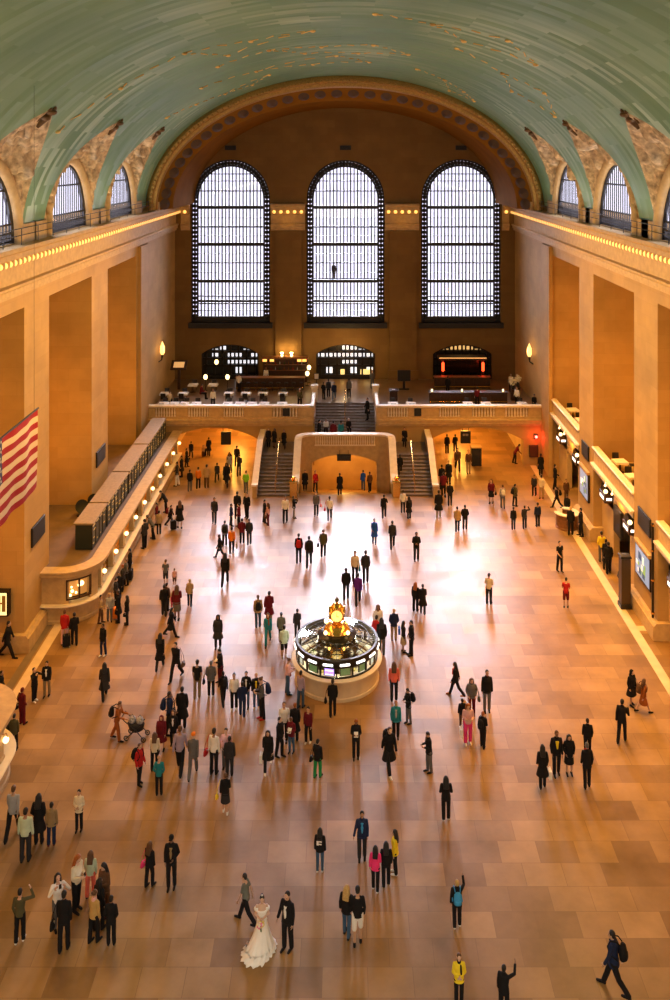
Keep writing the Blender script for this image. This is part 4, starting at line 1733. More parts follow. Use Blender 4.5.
# ------------------------------------------------------------------ dining galleries in the right wall
for yk in OPEN[1][2:]:
    m = MB()
    a, b = yk - HW, yk + HW
    m.box(16.95, 21.5, a, b, 4.95, 5.3)
    gfl = struct(m.obj('floor_gallery', STONE2))
    m = MB()
    m.box(17.02, 17.22, a, b, 5.3, 6.28)
    m.obj('gallery_parapet', STONE2, gfl)
    m = MB()
    m.cbox(16.88, 17.36, a, b, 6.28, 6.42, .04)
    m.obj('gallery_rail', STONE3, gfl)
    m = MB()
    m.sweep([(17.0, a, -1, 0), (17.0, b, -1, 0)], [(-.05, 4.9), (.1, 4.95), (.1, 5.1), (.24, 5.2), (.24, 5.32), (-.05, 5.36)])
    m.obj('gallery_moulding', STONE3, gfl)
    m = MB()
    m.box(17.6, 18.0, a, a + 2.6, 0, 4.95)
    m.box(17.6, 18.0, b - 2.6, b, 0, 4.95)
    m.box(17.6, 18.0, a, b, 3.0, 4.95)
    struct(m.obj('wall_gate', PASS))
    m = MB()
    for y in (yk - .9, yk + .55):
        m.tube([(16.98, y, 5.25), (16.75, y, 5.3), (16.72, y, 5.15)], .02, 6)
        m.sphere((16.72, y, 5.08), .075, 10)
    m.obj('rail_lamp', GLOBE, gfl, smooth=True)
    for q, (d, wd) in enumerate(((-2.35, 'nearer'), (2.6, 'farther'))):
        y = yk + d
        where = {0: 'first', 1: 'second', 2: 'third', 3: 'fourth'}[OPEN[1][2:].index(yk)]
        t = thing('gate_sign', 'lit gate sign with globe lamp, %s one under the %s right gallery from the camera' % (wd, where), 'sign', (17.2, y, 3.35), 0, 'gate signs under the right galleries')
        MB().cbox(-.1, .5, -.62, .62, 0, .55, .03).obj('sign_box', DWOOD, t)
        # the sign is read from the hall and from along the wall
        m = MB()
        m.box(-.11, -.1, -.42, .42, .18, .37)
        m.box(.02, .38, -.632, -.62, .2, .36)
        m.obj('lit_lettering', WHITEL, t)
        m = MB()
        m.prism([(-.62, .55), (.62, .55), (.5, .78), (.28, 1.02), (0, 1.12), (-.28, 1.02), (-.5, .78)], 'x', -.04, .4)
        m.obj('arched_crest', BRONZE, t)
        m = MB()
        m.sphere((-.02, -.6, .80), .14, 12)
        m.obj('globe_lamp', GLOBE, t, smooth=True)
# dark poster board in the second gallery bay
t = thing('poster_board', 'tall black poster board under the right gallery between two lit gate signs', 'poster board', (17.5, 56.3, 2.0))
MB().cbox(-.1, .1, -.75, .75, 0, 1.7, .02).obj('board_frame', BLACK, t)
MB().box(-.11, -.1, -.66, .66, .08, 1.62).obj('board_face', mat('black_poster', (.01, .01, .01), .3), t)
# dark column-like totem by the nearer pier
g = ground(628, 607)
t = thing('information_totem', 'tall dark information totem standing at the foot of the nearer right pier', 'totem', (16.27, g.y, 0))
MB().cbox(-.32, .32, -.32, .32, 0, .25, .03).obj('totem_base', BRONZE, t)
MB().cbox(-.27, .27, -.27, .27, .25, 2.9, .04).obj('totem_body', mat('brown_totem', (.07, .045, .022), .45, .3), t)
MB().cbox(-.31, .31, -.31, .31, 2.9, 3.05, .04).obj('totem_cap', BRONZE, t)
a, b = pr[3]
t = thing('corner_pipe', 'slim dark pipe running up the near edge of the right pier by the loudspeaker', 'pipe', (16.86, a + .35, 0))
MB().tube([(0, 0, .95), (0, 0, 6.1)], .07, 8).obj('pipe_run', BRONZE, t, smooth=True)
for z in (1.2, 3.0, 4.6, 6.0):
    MB().lathe([(.1, z - .05), (.1, z + .05)], (0, 0, 0), 10).obj('pipe_collar', BRASS, t)
# ------------------------------------------------------------------ information booth with its four-faced clock
BX, BY = -.41, 44.25
t = thing('information_booth', 'round marble information booth with bronze glazed top in the middle of the floor', 'information booth', (BX, BY, 0))
P = lambda mb_, name, m, par=t, sm=False: mb_.obj(name, m, par, smooth=sm)
BOOTHM = mat('booth_marble', (.66, .54, .36), .35, var=.1, scale=2)
P(MB().lathe([(2.12, 0), (2.12, .14), (2.08, .18), (2.08, .9), (2.12, .96), (1.75, .96), (1.75, 0)], n=64, ring=True), 'booth_base', BOOTHM, sm=True)
P(MB().lathe([(1.7, .95), (2.14, .95), (2.26, 1.0), (2.27, 1.05), (2.22, 1.09), (1.7, 1.09)], n=64, ring=True), 'counter_ledge', LEDGE, sm=True)
P(MB().lathe([(1.68, .05), (1.74, .05), (1.74, .95), (1.68, .95)], n=48, ring=True), 'inner_counter', WOOD)
P(MB().lathe([(.01, .05), (1.7, .05)], n=48), 'booth_floor', mat('booth_floor_stone', (.45, .4, .3), .5))
# bronze frame ring with lit slots, glass between posts
P(MB().lathe([(1.98, 1.62), (2.07, 1.6), (2.1, 1.66), (2.1, 1.92), (2.06, 2.0), (1.93, 2.0), (1.9, 1.9), (1.92, 1.64)], n=64, ring=True), 'bronze_ring', BRONZE, sm=True)
ring = P(MB().lathe([(1.99, 1.09), (2.05, 1.09), (2.05, 1.17), (1.99, 1.17)], n=64, ring=True), 'sill_ring', BRONZE)
slot = None
N = 16
for k in range(N):
    a = -PI / 2 + 2 * PI * (k + .5) / N
    if slot is None:
        slot = MB().cbox(-.24, .24, -.03, .03, -.055, .055, .02).obj('light_slot', mat('lit_slot', (1, 1, 1), .4, emit=(1, .97, .9), es=3.0), t)
        post = MB().cbox(-.035, .035, -.04, .04, 1.1, 1.64, .01).obj('window_post', BRONZE, t)
        pane = MB().box(-.36, .36, -.008, .008, 1.17, 1.62).obj('glass_pane', CLEAR, t)
        o1, o2, o3 = slot, post, pane
    else:
        o1, o2, o3 = slot.copy(), post.copy(), pane.copy()
        for o in (o1, o2, o3):
            COL.objects.link(o)
    o1.location = (2.1 * math.cos(a), 2.1 * math.sin(a), 1.78)
    o1.rotation_euler = (0, 0, a + PI / 2)
    b = a + PI / N
    o2.location = (2.02 * math.cos(b), 2.02 * math.sin(b), 0)
    o2.rotation_euler = (0, 0, b + PI / 2)
    o3.location = (2.02 * math.cos(a), 2.02 * math.sin(a), 0)
    o3.rotation_euler = (0, 0, a + PI / 2)
# spokes and clear panels of the open glass roof
P(MB().lathe([(1.95, 1.985), (.95, 2.10), (.95, 2.115), (1.95, 2.0)], n=64, ring=True), 'glass_roof', glass('roof_glass', (.95, .97, .94), .22, .04))
m = MB()
for k in range(16):
    a = 2 * PI * k / 16
    m.tube([(.95 * math.cos(a), .95 * math.sin(a), 2.12), (1.95 * math.cos(a), 1.95 * math.sin(a), 1.97)], .022, 6)
for r in (1.28, 1.62):
    m.tube([(r * math.cos(2 * PI * k / 40), r * math.sin(2 * PI * k / 40), 2.01 + (1.95 - r) * .115) for k in range(40)], .018, 5, True)
P(m, 'roof_spokes', BRONZE)
# central drum and its stepped bronze roof
P(MB().lathe([(.62, .05), (.62, 1.25), (1.0, 1.42), (1.08, 1.5), (1.06, 1.62), (.98, 1.85), (.93, 2.1), (.98, 2.16), (.98, 2.24), (.86, 2.3), (.74, 2.36), (.66, 2.38)], n=48), 'central_drum', mat('drum_bronze', (.045, .034, .022), .25, .65), sm=True)
P(MB().lathe([(.66, 2.36), (.68, 2.4), (.62, 2.5), (.5, 2.62), (.34, 2.7), (.26, 2.74), (.01, 2.76)], n=40), 'golden_dome', mat('golden_dome_brass', (.95, .55, .12), .2, .9), sm=True)
for k in range(4):
    a = PI / 4 + PI / 2 * k
    m = MB().sphere((.78 * math.cos(a), .78 * math.sin(a), 2.52), .10, 12)
    P(m, 'globe_lamp', GLOBE, sm=True)
for k in (-1, 1):
    P(MB().sphere((.36 * k, -1.0, 1.98), .07, 10), 'counter_lamp', mat('amber_globe', (1, .6, .15), .3, emit=(1, .5, .1), es=6), sm=True)
# desk, papers, leaflets and screens round the inside
mats3 = [mat('leaflet_yellow', (.75, .66, .2), .6), mat('leaflet_white', (.85, .85, .8), .6), mat('leaflet_green', (.25, .42, .15), .6)]
P(MB().lathe([(1.2, .8), (1.69, .8), (1.69, .84), (1.2, .84)], n=48, ring=True), 'desk_ring', mat('desk_cream', (.72, .66, .46), .5))
rnd = random.Random(4)
for k in range(14):
    a = 2 * PI * k / 14 + .2
    m = MB()
    m.box(-.16, .16, -.11, .11, 0, .015)
    m.box(-.3, -.2, -.08, .08, 0, .09)
    o = P(m, 'leaflet_rack', mats3[k % 3])
    o.location = (1.45 * math.cos(a), 1.45 * math.sin(a), .84)
    o.rotation_euler = (0, 0, a + rnd.uniform(.2, 2))
scr = [mat('purple_screen', (.4, .2, .8), .2, emit=(.45, .25, 1), es=2.2), mat('green_screen', (.1, .16, .07), .2, emit=(.35, .6, .22), es=.3), mat('pale_screen', (.7, .75, .7), .2, emit=(.7, .8, .7), es=.9)]
for a, q in ((-PI / 2 - .18, 0), (-PI / 2 + .22, 1), (-PI / 2 - .62, 1), (-PI / 2 + .72, 1), (-PI / 2 + 1.15, 2), (-PI / 2 - 1.15, 2)):
    mo = MB().cbox(-.27, .27, -.02, .05, 0, .4, .02).obj('display_screen', BLACK, t)
    mo.location = (1.93 * math.cos(a), 1.93 * math.sin(a), 1.17)
    mo.rotation_euler = (0, 0, a + PI / 2)
    MB().box(-.23, .23, -.026, -.02, .04, .36).obj('screen_face', scr[q], mo)
    if q == 0:
        w = MB()
        w.box(-.2, .2, -.03, -.026, .24, .3)
        w.box(-.2, .2, -.03, -.026, .06, .1)
        w.obj('screen_text', mat('white_screen_text', (.9, .9, .95), .2, emit=(.9, .9, 1), es=2), mo)
P(MB().lathe([(.18, 2.74), (.2, 2.8), (.12, 2.84)], n=20), 'clock_neck', BRASS, sm=True)
# the clock is bolted to the dome, so it is a part of the booth
ck = P(MB().lathe([(.12, 2.8), (.24, 2.84), (.3, 2.95), (.34, 3.2), (.34, 3.3), (.3, 3.55), (.24, 3.64), (.12, 3.7), (.05, 3.72), (.05, 3.78)], n=32), 'clock_case', mat('clock_brass', (.85, .48, .10), .22, .95), sm=True)
P(MB().lathe([(.005, 3.76), (.09, 3.8), (.11, 3.87), (.08, 3.95), (.03, 4.0), (.012, 4.06)], n=16), 'acorn_finial', mat('dark_acorn', (.16, .13, .04), .4, .6), ck, True)
for k in range(4):
    R_ = Matrix.Rotation(PI / 2 * k, 4, 'Z')
    m = MB()
    m.lathe([(.29, -.03), (.33, 0), (.33, .05), (.29, .07), (.27, .05)], n=28, ring=True)
    m.xf(R_ @ Matrix.Translation((0, -.33, 3.24)) @ Matrix.Rotation(PI / 2, 4, 'X'))
    P(m, 'clock_bezel', BRASS, ck, True)
    m = MB()
    m.lathe([(.005, .07), (.15, .062), (.275, .04)], n=28)
    m.xf(R_ @ Matrix.Translation((0, -.33, 3.24)) @ Matrix.Rotation(PI / 2, 4, 'X'))
    P(m, 'clock_face', mat('opal_face', (1, .8, .35), .3, emit=(1, .66, .16), es=1.6), ck, True)
    m = MB()
    for q in range(12):
        a = 2 * PI * q / 12
        c = Vector((.225 * math.sin(a), -.405, 3.24 + .225 * math.cos(a)))
        m.box(c.x - .012, c.x + .012, c.y - .004, c.y + .004, c.z - .025, c.z + .025)
    m.box(-.014, .014, -.418, -.41, 3.22, 3.42)
    m.box(-.014, .12, -.418, -.41, 3.228, 3.256)
    m.xf(R_)
    P(m, 'clock_hands_and_hours', BLACK, ck)

# ------------------------------------------------------------------ the round desk on the right
g = ground(572, 527)
t = thing('round_desk', 'small round wooden service desk with a pale top by the right wall', 'desk', (15.72, 62.4, 0))
a0, a1 = -PI * 1.05, PI * .55
MB().lathe([(.8, 0), (.8, .1), (.76, .14), (.76, 1.0), (.62, 1.0), (.62, 0)], n=30, a0=a0, a1=a1).obj('desk_front', WOOD, t, smooth=True)
MB().lathe([(.5, 1.0), (.86, 1.0), (.88, 1.03), (.86, 1.07), (.5, 1.07), (.5, 1.0)], n=30, a0=a0, a1=a1).obj('desk_top', LEDGE, t, smooth=True)

# ------------------------------------------------------------------ the hanging flag
FXp, FY1, FZ1 = -13.0, 37.2, 15.45
flh, flen = 3.25, 6.2
t = thing('hanging_flag', 'large striped American flag hanging high at the left edge of the hall', 'flag', (FXp, FY1, FZ1))
FR = mat('flag_red', (.24, .006, .018), .85, var=.08, scale=2)
FW = mat('flag_white', (.50, .41, .33), .85, var=.05, scale=2)
FB = mat('flag_blue', (.015, .025, .10), .85)
FS = mat('flag_star_white', (.7, .66, .6), .85)


def wave(y, z):
    return .05 * math.sin(y * 2.2 + z * .5) + .03 * math.sin(y * 4.1 - z)


def cloth_patch(m, ya, yb, za, zb, off=0.0, n=20):
    for sgn in (-1, 1):
        rows = []
        for zz in (za, (za + zb) / 2, zb):
            rows.append([(wave(ya + (yb - ya) * k / n, zz) + sgn * (.012 + off), ya + (yb - ya) * k / n, zz) for k in range(n + 1)])
        m.grid(rows)


ca = flen * .40                                     # the canton hangs at the camera's end
red, whi = MB(), MB()
for k in range(13):
    za, zb = -flh * (k + 1) / 13, -flh * k / 13
    cloth_patch(red if k % 2 == 0 else whi, -(flen - ca) if k < 7 else -flen, 0, za, zb)
f = red.obj('red_stripes', FR, t, fix=False)
whi.obj('white_stripes', FW, t, fix=False)
bl = MB()
cloth_patch(bl, -flen, -(flen - ca), -flh * 7 / 13, 0)
cb_ = bl.obj('canton', FB, t, fix=False)
sm = MB()
for r in range(9):
    for c in range(6 if r % 2 == 0 else 5):
        y = -flen + ca * ((c + (.5 if r % 2 == 0 else 1.0)) / 6)
        z = -flh * 7 / 13 * ((r + .7) / 9.4)
        for sg in (-1, 1):
            pts = []
            for q in range(10):
                rr = .085 if q % 2 == 0 else .034
                a = PI / 2 + PI * q / 5
                pts.append((wave(y, z) + sg * .017, y + rr * math.cos(a), z + rr * math.sin(a)))
            sm.add(pts + [(wave(y, z) + sg * .017, y, z)], [(q, (q + 1) % 10, 10) for q in range(10)])
sm.obj('stars', FS, cb_, fix=False)
m = MB()
m.tube([(0, -flen - .1, .04), (0, .1, .04)], .04, 8)
m.obj('flag_rod', BLACK, t)
m = MB()
zc = ZS + B_ * math.sqrt(1 - (FXp / A_) ** 2) - FZ1
for y in (-flen + .4, -.4):
    m.tube([(0, y, .06), (0, y, zc)], .006, 5)
m.obj('hanging_cable', IRON, t)

# ------------------------------------------------------------------ restaurant on the end balcony and galleries
TC = {}


def table_proto(kind):
    t = bpy.data.objects.new('dining_table', None)
    COL.objects.link(t)
    w = .42
    if kind == 'w':
        m = MB().cbox(-w, w, -w, w, .70, .75, .015)
        m.obj('table_top', LINEN, t)
        m = MB()
        vs = []
        for z, o, wv in ((.75, .005, 0), (.68, .012, .008), (.62, .018, .015)):
            for k in range(32):
                u = k / 8
                s_, fr_ = int(u), u - int(u)
                p = [(-1 + 2 * fr_, -1), (1, -1 + 2 * fr_), (1 - 2 * fr_, 1), (-1, 1 - 2 * fr_)][s_]
                q = w + o + wv * math.sin(k * 2.4)
                vs.append((p[0] * q, p[1] * q, z))
        m.add(vs, [(j * 32 + k, j * 32 + (k + 1) % 32, (j + 1) * 32 + (k + 1) % 32, (j + 1) * 32 + k) for j in range(2) for k in range(32)])
        m.obj('tablecloth_drop', LINEN, t)
    else:
        MB().lathe([(.02, .71), (.45, .71), (.47, .73), (.45, .75), (.02, .75)], n=24).obj('table_top', DWOOD, t)
    MB().lathe([(.28, 0), (.28, .03), (.05, .07), (.04, .4), (.06, .7)], n=16).obj('pedestal', BLACK if kind != 'w' else DWOOD, t, smooth=True)
    return t


def chair_proto():
    t = bpy.data.objects.new('dining_chair', None)
    COL.objects.link(t)
    MB().cbox(-.23, .23, -.23, .23, .42, .5, .03).obj('seat', LEATH, t)
    m = MB()
    rows = []
    for z in (.5, .65, .8, .95):
        rows.append([(-.22 + .44 * k / 6, .23 + .03 * math.cos(PI * (k - 3) / 6) * 1 + (z - .5) * .12, z) for k in range(7)])
    rows2 = [[(x, y + .04, z) for x, y, z in r] for r in rows]
    m.grid(rows)
    m.grid(rows2)
    for r in (0, -1):
        m.grid([rows[r], rows2[r]])
    m.grid([[r[0] for r in rows], [r[0] for r in rows2]])
    m.grid([[r[-1] for r in rows], [r[-1] for r in rows2]])
    m.obj('backrest', LEATH, t)
    for x in (-.2, .2):
        for y in (-.2, .2):
            MB().tube([(x, y, .43), (x * 1.1, y * 1.1, 0)], [.022, .016], 6).obj('leg', DWOOD, t)
    return t


protoT, protoC = {}, {}


def place_table(kind, x, y, z, label, group, rz=0.0):
    if kind not in protoT:
        protoT[kind] = table_proto(kind)
        o = protoT[kind]
    else:
        o = dup(protoT[kind])
    o.location, o.rotation_euler = (x, y, z), (0, 0, rz)
    return tag(o, label, 'table', group)


def place_chair(x, y, z, rz, label, group):
    if 0 not in protoC:
        protoC[0] = chair_proto()
        o = protoC[0]
    else:
        o = dup(protoC[0])
    o.location, o.rotation_euler = (x, y, z), (0, 0, rz)
    return tag(o, label, 'chair', group)


def px_x(px, Y):
    return (px - CX) * Y / F


rows = {'left': [(76.6, [163.5, 174, 185, 196, 228, 240, 252, 264, 282]), (79.9, [165, 183, 229, 246, 263, 283]), (83.0, [193, 213])],
        'right': [(76.6, [393, 411, 468, 486, 522])]}
for side, rr in rows.items():
    for ri, (Y, pxs) in enumerate(rr):
        rown = ['the front row', 'the middle row', 'the back row'][ri]
        for k, px in enumerate(pxs):
            x = px_x(px, Y)
            nth = ORD[k]
            kind = 'w'
            place_table(kind, x, Y, BAL, 'white clothed table, %s from the left in %s, %s balcony' % (nth, rown, side), 'white tables on the %s balcony' % side)
            place_chair(x, Y + .62, BAL, 0, 'dark chair behind the %s white table in %s, %s balcony' % (nth, rown, side), 'dark chairs on the %s balcony' % side)
            if ri < 2:
                place_chair(x, Y - .62, BAL, PI, 'dark chair on hall side of %s white table, %s, %s balcony' % (nth, rown.replace('the ', ''), side), 'dark chairs on the %s balcony' % side)
# gallery tables on the right
for i, yk in enumerate(OPEN[1][2:]):
    where = ['first', 'second', 'third', 'fourth'][i]
    for k, d in enumerate((-2.9, -.3, 2.4)):
        y = yk + d
        place_table('w', 18.25, y, 5.3, 'white clothed table, %s one in the %s right gallery from the camera' % (ORD[k], where), 'white tables in the right galleries', .1)
        place_chair(18.25, y + .72, 5.3, 0, 'dark chair beyond the %s white table in the %s right gallery' % (ORD[k], where), 'dark chairs in the right galleries')
        place_chair(19.1, y, 5.3, -PI / 2, 'dark chair on the wall side of the %s white table in the %s right gallery' % (ORD[k], where), 'dark chairs in the right galleries')


def globe_lamp(x, y, z, label, hgt=.55):
    t = thing('table_lamp', label, 'lamp', (x, y, z), 0, 'table lamps on the balcony')
    MB().lathe([(.12, 0), (.12, .02), (.03, .05), (.02, hgt)], n=14).obj('lamp_base', BRASS, t, smooth=True)
    MB().lathe([(.12, hgt - .02), (.15, hgt + .05), (.1, hgt + .32), (.06, hgt + .34)], n=16).obj('lamp_shade', GLOBE, t, smooth=True)


def floor_lamp(px, py, Y, label):
    x, z = px_x(px, Y), H - (py - CY) * Y / F
    t = thing('floor_lamp', label, 'lamp', (x, Y, BAL), 0, 'globe lamps on the balcony')
    MB().lathe([(.18, 0), (.18, .03), (.03, .06), (.025, z - BAL)], n=12).obj('lamp_pole', BLACK, t, smooth=True)
    MB().sphere((0, 0, z - BAL), .2, 12, 1.25).obj('lamp_globe', GLOBE, t, smooth=True)


floor_lamp(216.5, 362, 86.0, 'glowing globe lamp before the left arched doorway on the balcony')
floor_lamp(205.5, 377, 83.6, 'glowing lamp among the tables, left of the bar')
floor_lamp(227.5, 377, 83.6, 'glowing lamp at the left end of the bar counter')
floor_lamp(309, 367.5, 86.5, 'taller globe lamp beside the central doorway')
floor_lamp(307.3, 373.5, 85.4, 'lower globe lamp beside the central doorway')


def bar(x0, x1, y, label, h=1.15, mt=None):
    t = thing('bar_counter', label, 'bar counter', ((x0 + x1) / 2, y, BAL))
    w = (x1 - x0) / 2
    m = MB().cbox(-w, w, -.25, .35, 0, h - .06, .02)
    for k in range(int(w * 2 / .9)):
        a = -w + .1 + k * .9
        m.cbox(a, a + .72, -.29, -.25, .15, h - .2, .01)
    m.obj('bar_front', DWOOD, t)
    MB().cbox(-w - .08, w + .08, -.38, .42, h - .06, h, .02).obj('bar_top', mt or WOOD, t)
    MB().tube([(-w, -.4, .2), (w, -.4, .2)], .03, 8).obj('foot_rail', BRASS, t)
    return t


bar(-10.4, -3.9, 84.2, 'long dark bar counter with a warm wooden top, left of the central doorway')
bar(7.6, 14.6, 79.4, 'dark bar counter with candles behind the right balcony tables', 1.0, DWOOD)
bar(8.6, 13.9, 84.6, 'dark back bar under the canopy in the right archway', 1.1)
# bar stools along the left bar
for k in range(9):
    x = -9.9 + k * .72
    t = thing('bar_stool', 'dark bar stool, %s from the left along the left bar' % ORD[k], 'stool', (x, 83.4, BAL), 0, 'bar stools along the left bar')
    MB().lathe([(.01, .74), (.19, .74), (.21, .78), (.19, .83), (.01, .84)], n=16).obj('seat', LEATH, t, smooth=True)
    for a in range(4):
        an = PI / 4 + a * PI / 2
        MB().tube([(.13 * math.cos(an), .13 * math.sin(an), .75), (.22 * math.cos(an), .22 * math.sin(an), 0)], .018, 6).obj('leg', DWOOD, t)
    MB().tube([(.19 * math.cos(q * PI / 8), .19 * math.sin(q * PI / 8), .28) for q in range(16)], .012, 5, True).obj('foot_ring', BRASS, t)
# back bar with shelves, bottles and two bright uplights
t = thing('back_bar', 'tall back bar with lit shelves and two flame-like uplights on top', 'cabinet', (-5.9, 86.9, BAL))
MB().cbox(-2.2, 2.2, -.25, .4, 0, 2.35, .04).obj('cabinet_body', DWOOD, t)
MB().cbox(-2.3, 2.3, -.35, .45, 2.3, 2.5, .04).obj('cabinet_top', WOOD, t)
for z in (1.2, 1.75):
    MB().box(-2.0, 2.0, -.42, -.2, z, z + .04).obj('shelf', WOOD, t)
m = MB()
for x in (-2.0, -1.3, 1.4, 1.9):
    m.box(x - .2, x + .2, -.27, -.25, 2.05, 2.28)
m.obj('lit_panel', mat('amber_panel', (1, .5, .1), .4, emit=(1, .45, .1), es=2.0), t)
for x in (-.35, .6):
    MB().lathe([(.1, 2.5), (.12, 2.55), (.05, 2.6), (.16, 2.8), (.17, 2.84), (.02, 2.78)], (x, .25, 0), 12).obj('uplight', mat('uplight_flame', (1, .8, .4), .3, emit=(1, .66, .25), es=12), t, smooth=True)
    lamp_point('uplight_glow', (-5.9 + x, 87.2, BAL + 3.1), 45, (1, .62, .22), .12)
bm_ = [mat('bottle_' + n, c, .15, spec=.6) for n, c in (('amber', (.25, .10, .02)), ('green', (.03, .1, .03)), ('clear', (.4, .42, .42)), ('red', (.25, .02, .02)))]
bp = None
for k in range(18):
    x, z = -5.9 - 1.8 + (k % 9) * .43, BAL + (1.24 if k < 9 else 1.79)
    m = 'lower' if k < 9 else 'upper'
    if bp is None:
        bp = put('bottle', MB().lathe([(.04, 0), (.045, .02), (.045, .17), (.015, .23), (.015, .31), (.018, .32)], n=12).mesh('bottle', bm_[0], True), bm_[0])
        o = bp
    else:
        o = bp.copy()
        COL.objects.link(o)
    o.material_slots[0].link = 'OBJECT'
    o.material_slots[0].material = bm_[(k * 7 + k // 5) % 4]
    o.location = (x, 86.58, z)
    tag(o, 'bottle standing %s from the left on the %s shelf of the back bar' % (ORD[k % 9], m), 'bottle', 'bottles on the back bar')
# canopy of the right bar
t = thing('bar_canopy', 'red lit bar canopy with a bright top edge inside the right archway', 'canopy', (11.5, 86.3, BAL))
MB().cbox(-2.35, 2.35, -.5, .9, 2.35, 2.62, .04).obj('canopy_roof', DWOOD, t)
MB().box(-2.3, 2.3, -.53, -.5, 2.56, 2.62).obj('canopy_edge_light', mat('amber_edge', (1, .5, .15), .4, emit=(1, .5, .14), es=1.3), t)
for x in (-1.95, 1.95):
    MB().cbox(x - .12, x + .12, -.45, -.2, 0, 2.36, .02).obj('canopy_post', DWOOD, t)
    MB().lathe([(.05, 1.3), (.13, 1.4), (.13, 2.1), (.05, 2.2)], (x, -.55, 0), 12).obj('red_post_lamp', REDL, t, smooth=True)
    lamp_point('red_bar_glow', (11.5 + x, 85.3, BAL + 1.7), 14, (1, .08, .03), .12)
MB().box(-1.9, 1.9, .6, .7, .9, 2.3).obj('mirror_back', mat('dark_mirror', (.05, .03, .02), .15, .8), t)
for px in (432, 462, 503):
    x = px_x(px, 79.3)
    t = thing('candle_lamp', 'small glowing candle lamp, %s of three along the right bar counter' % ORD[(432, 462, 503).index(px)], 'candle', (x, 79.3, BAL + 1.0), 0, 'candle lamps on the right bar')
    MB().lathe([(.07, 0), (.07, .02), (.05, .03)], n=12).obj('candle_dish', BRASS, t)
    MB().lathe([(.05, .02), (.08, .1), (.07, .24), (.06, .25)], n=12).obj('candle_glass', GLOBE, t, smooth=True)
# host stand, screen, planter-like urns
t = thing('display_stand', 'black display screen on a stand to the right of the central doorway', 'screen', (px_x(404, 84), 84.0, BAL))
MB().cbox(-.5, .5, -.2, .2, 0, .08, .02).obj('stand_foot', BLACK, t)
MB().cbox(-.1, .1, -.08, .08, .08, .9, .02).obj('stand_post', BLACK, t)
MB().cbox(-.62, .62, -.08, .08, .8, 1.85, .03).obj('screen_panel', BLACK, t)
t = thing('podium', 'dark host podium with papers near the right end of the stair opening', 'podium', (px_x(393.5, 79.6), 79.6, BAL))
MB().cbox(-.35, .35, -.25, .25, 0, 1.05, .03).obj('podium_body', DWOOD, t)
MB().prism([(-.32, 1.02), (.32, 1.1), (.32, 1.16), (-.32, 1.08)], 'x', -.42, .42).obj('podium_top', DWOOD, t)
MB().box(-.15, .12, -.15, .1, 1.14, 1.16).obj('papers', LINEN, t)
t = thing('menu_stand', 'small white framed menu stand left of the central doorway', 'sign', (px_x(316.5, 84), 84.0, BAL))
MB().lathe([(.2, 0), (.2, .03), (.03, .05), (.03, 1.0)], n=12).obj('stand_pole', BLACK, t)
MB().cbox(-.24, .24, -.03, .03, .95, 1.55, .01).obj('menu_frame', BLACK, t)
MB().box(-.19, .19, -.035, -.03, 1.0, 1.5).obj('menu_page', LINEN, t)
t = thing('raised_menu_board', 'dark sloping menu board with a pale page, at the far left of the balcony', 'sign', (px_x(179, 84), 84.0, BAL))
MB().cbox(-.12, .12, -.1, .1, 0, 2.0, .02).obj('board_post', DWOOD, t)
MB().prism([(-.5, 1.95), (.5, 2.6), (.5, 2.68), (-.5, 2.03)], 'x', -.75, .75).obj('board_panel', DWOOD, t)
MB().prism([(-.3, 2.13), (.3, 2.52), (.3, 2.56), (-.3, 2.17)], 'x', -.5, .5).obj('board_page', mat('amber_page', (.8, .5, .2), .5, emit=(1, .55, .2), es=.5), t)
# planters with pale flowers at the right end
for k, (px, lab) in enumerate(((513, 'vase of pale flowers on the right bar, nearer its right end'), (519.5, 'taller arrangement of pale flowers at the right end of the balcony'))):
    x = px_x(px, 80.2)
    t = thing('flower_vase', lab, 'vase', (x, 80.2 + .8 * k, BAL), 0, 'flower arrangements on the balcony')
    MB().cbox(-.2, .2, -.2, .2, 0, 1.0, .03).obj('vase_stand', DWOOD, t)
    MB().lathe([(.1, 1.0), (.16, 1.1), (.17, 1.25), (.1, 1.4), (.13, 1.45)], n=14).obj('vase', BLACK, t, smooth=True)
    m = MB()
    rnd = random.Random(k)
    for q in range(26):
        v = Vector((rnd.gauss(0, 1), rnd.gauss(0, 1), rnd.gauss(.3, .8))).normalized() * rnd.uniform(.15, .36)
        m.sphere((v.x, v.y, 1.72 + v.z), .085, 6)
    m.obj('flowers', mat('pale_petals', (.75, .68, .5), .7), t)
# torch-like wall sconces at the two ends of the balcony
for px, py, s, lab in ((529, 353, 1, 'glowing torch sconce on the right end wall of the balcony'), (160.5, 351, -1, 'glowing torch sconce on the left end wall of the balcony')):
    Y = 79.5 if s > 0 else 80.2
    z = H - (py - CY) * Y / F
    t = thing('wall_sconce', lab, 'sconce', (s * 17, Y, z), 0, 'torch sconces on the balcony')
    MB().tube([(0, 0, -1.0), (-s * .3, 0, -.8), (-s * .35, 0, -.3)], [.05, .06, .12], 10).obj('sconce_arm', BRONZE, t)
    MB().lathe([(.1, -.35), (.22, -.1), (.2, .4), (.06, .75), (.01, .9)], (-s * .35, 0, 0), 14).obj('sconce_flame_glass', mat('sconce_glass', (1, .7, .3), .3, emit=(1, .55, .16), es=2.2), t, smooth=True)
    lamp_point('sconce_glow', (s * 16.1, Y, z + .3), 60, (1, .55, .18), .2)
# ------------------------------------------------------------------ bags and other things people carry
def rel(o, off):
    s = o.scale[2]
    return o.location + Matrix.Rotation(o.rotation_euler[2], 3, 'Z') @ (Vector(off) * s)


BAGP = {}


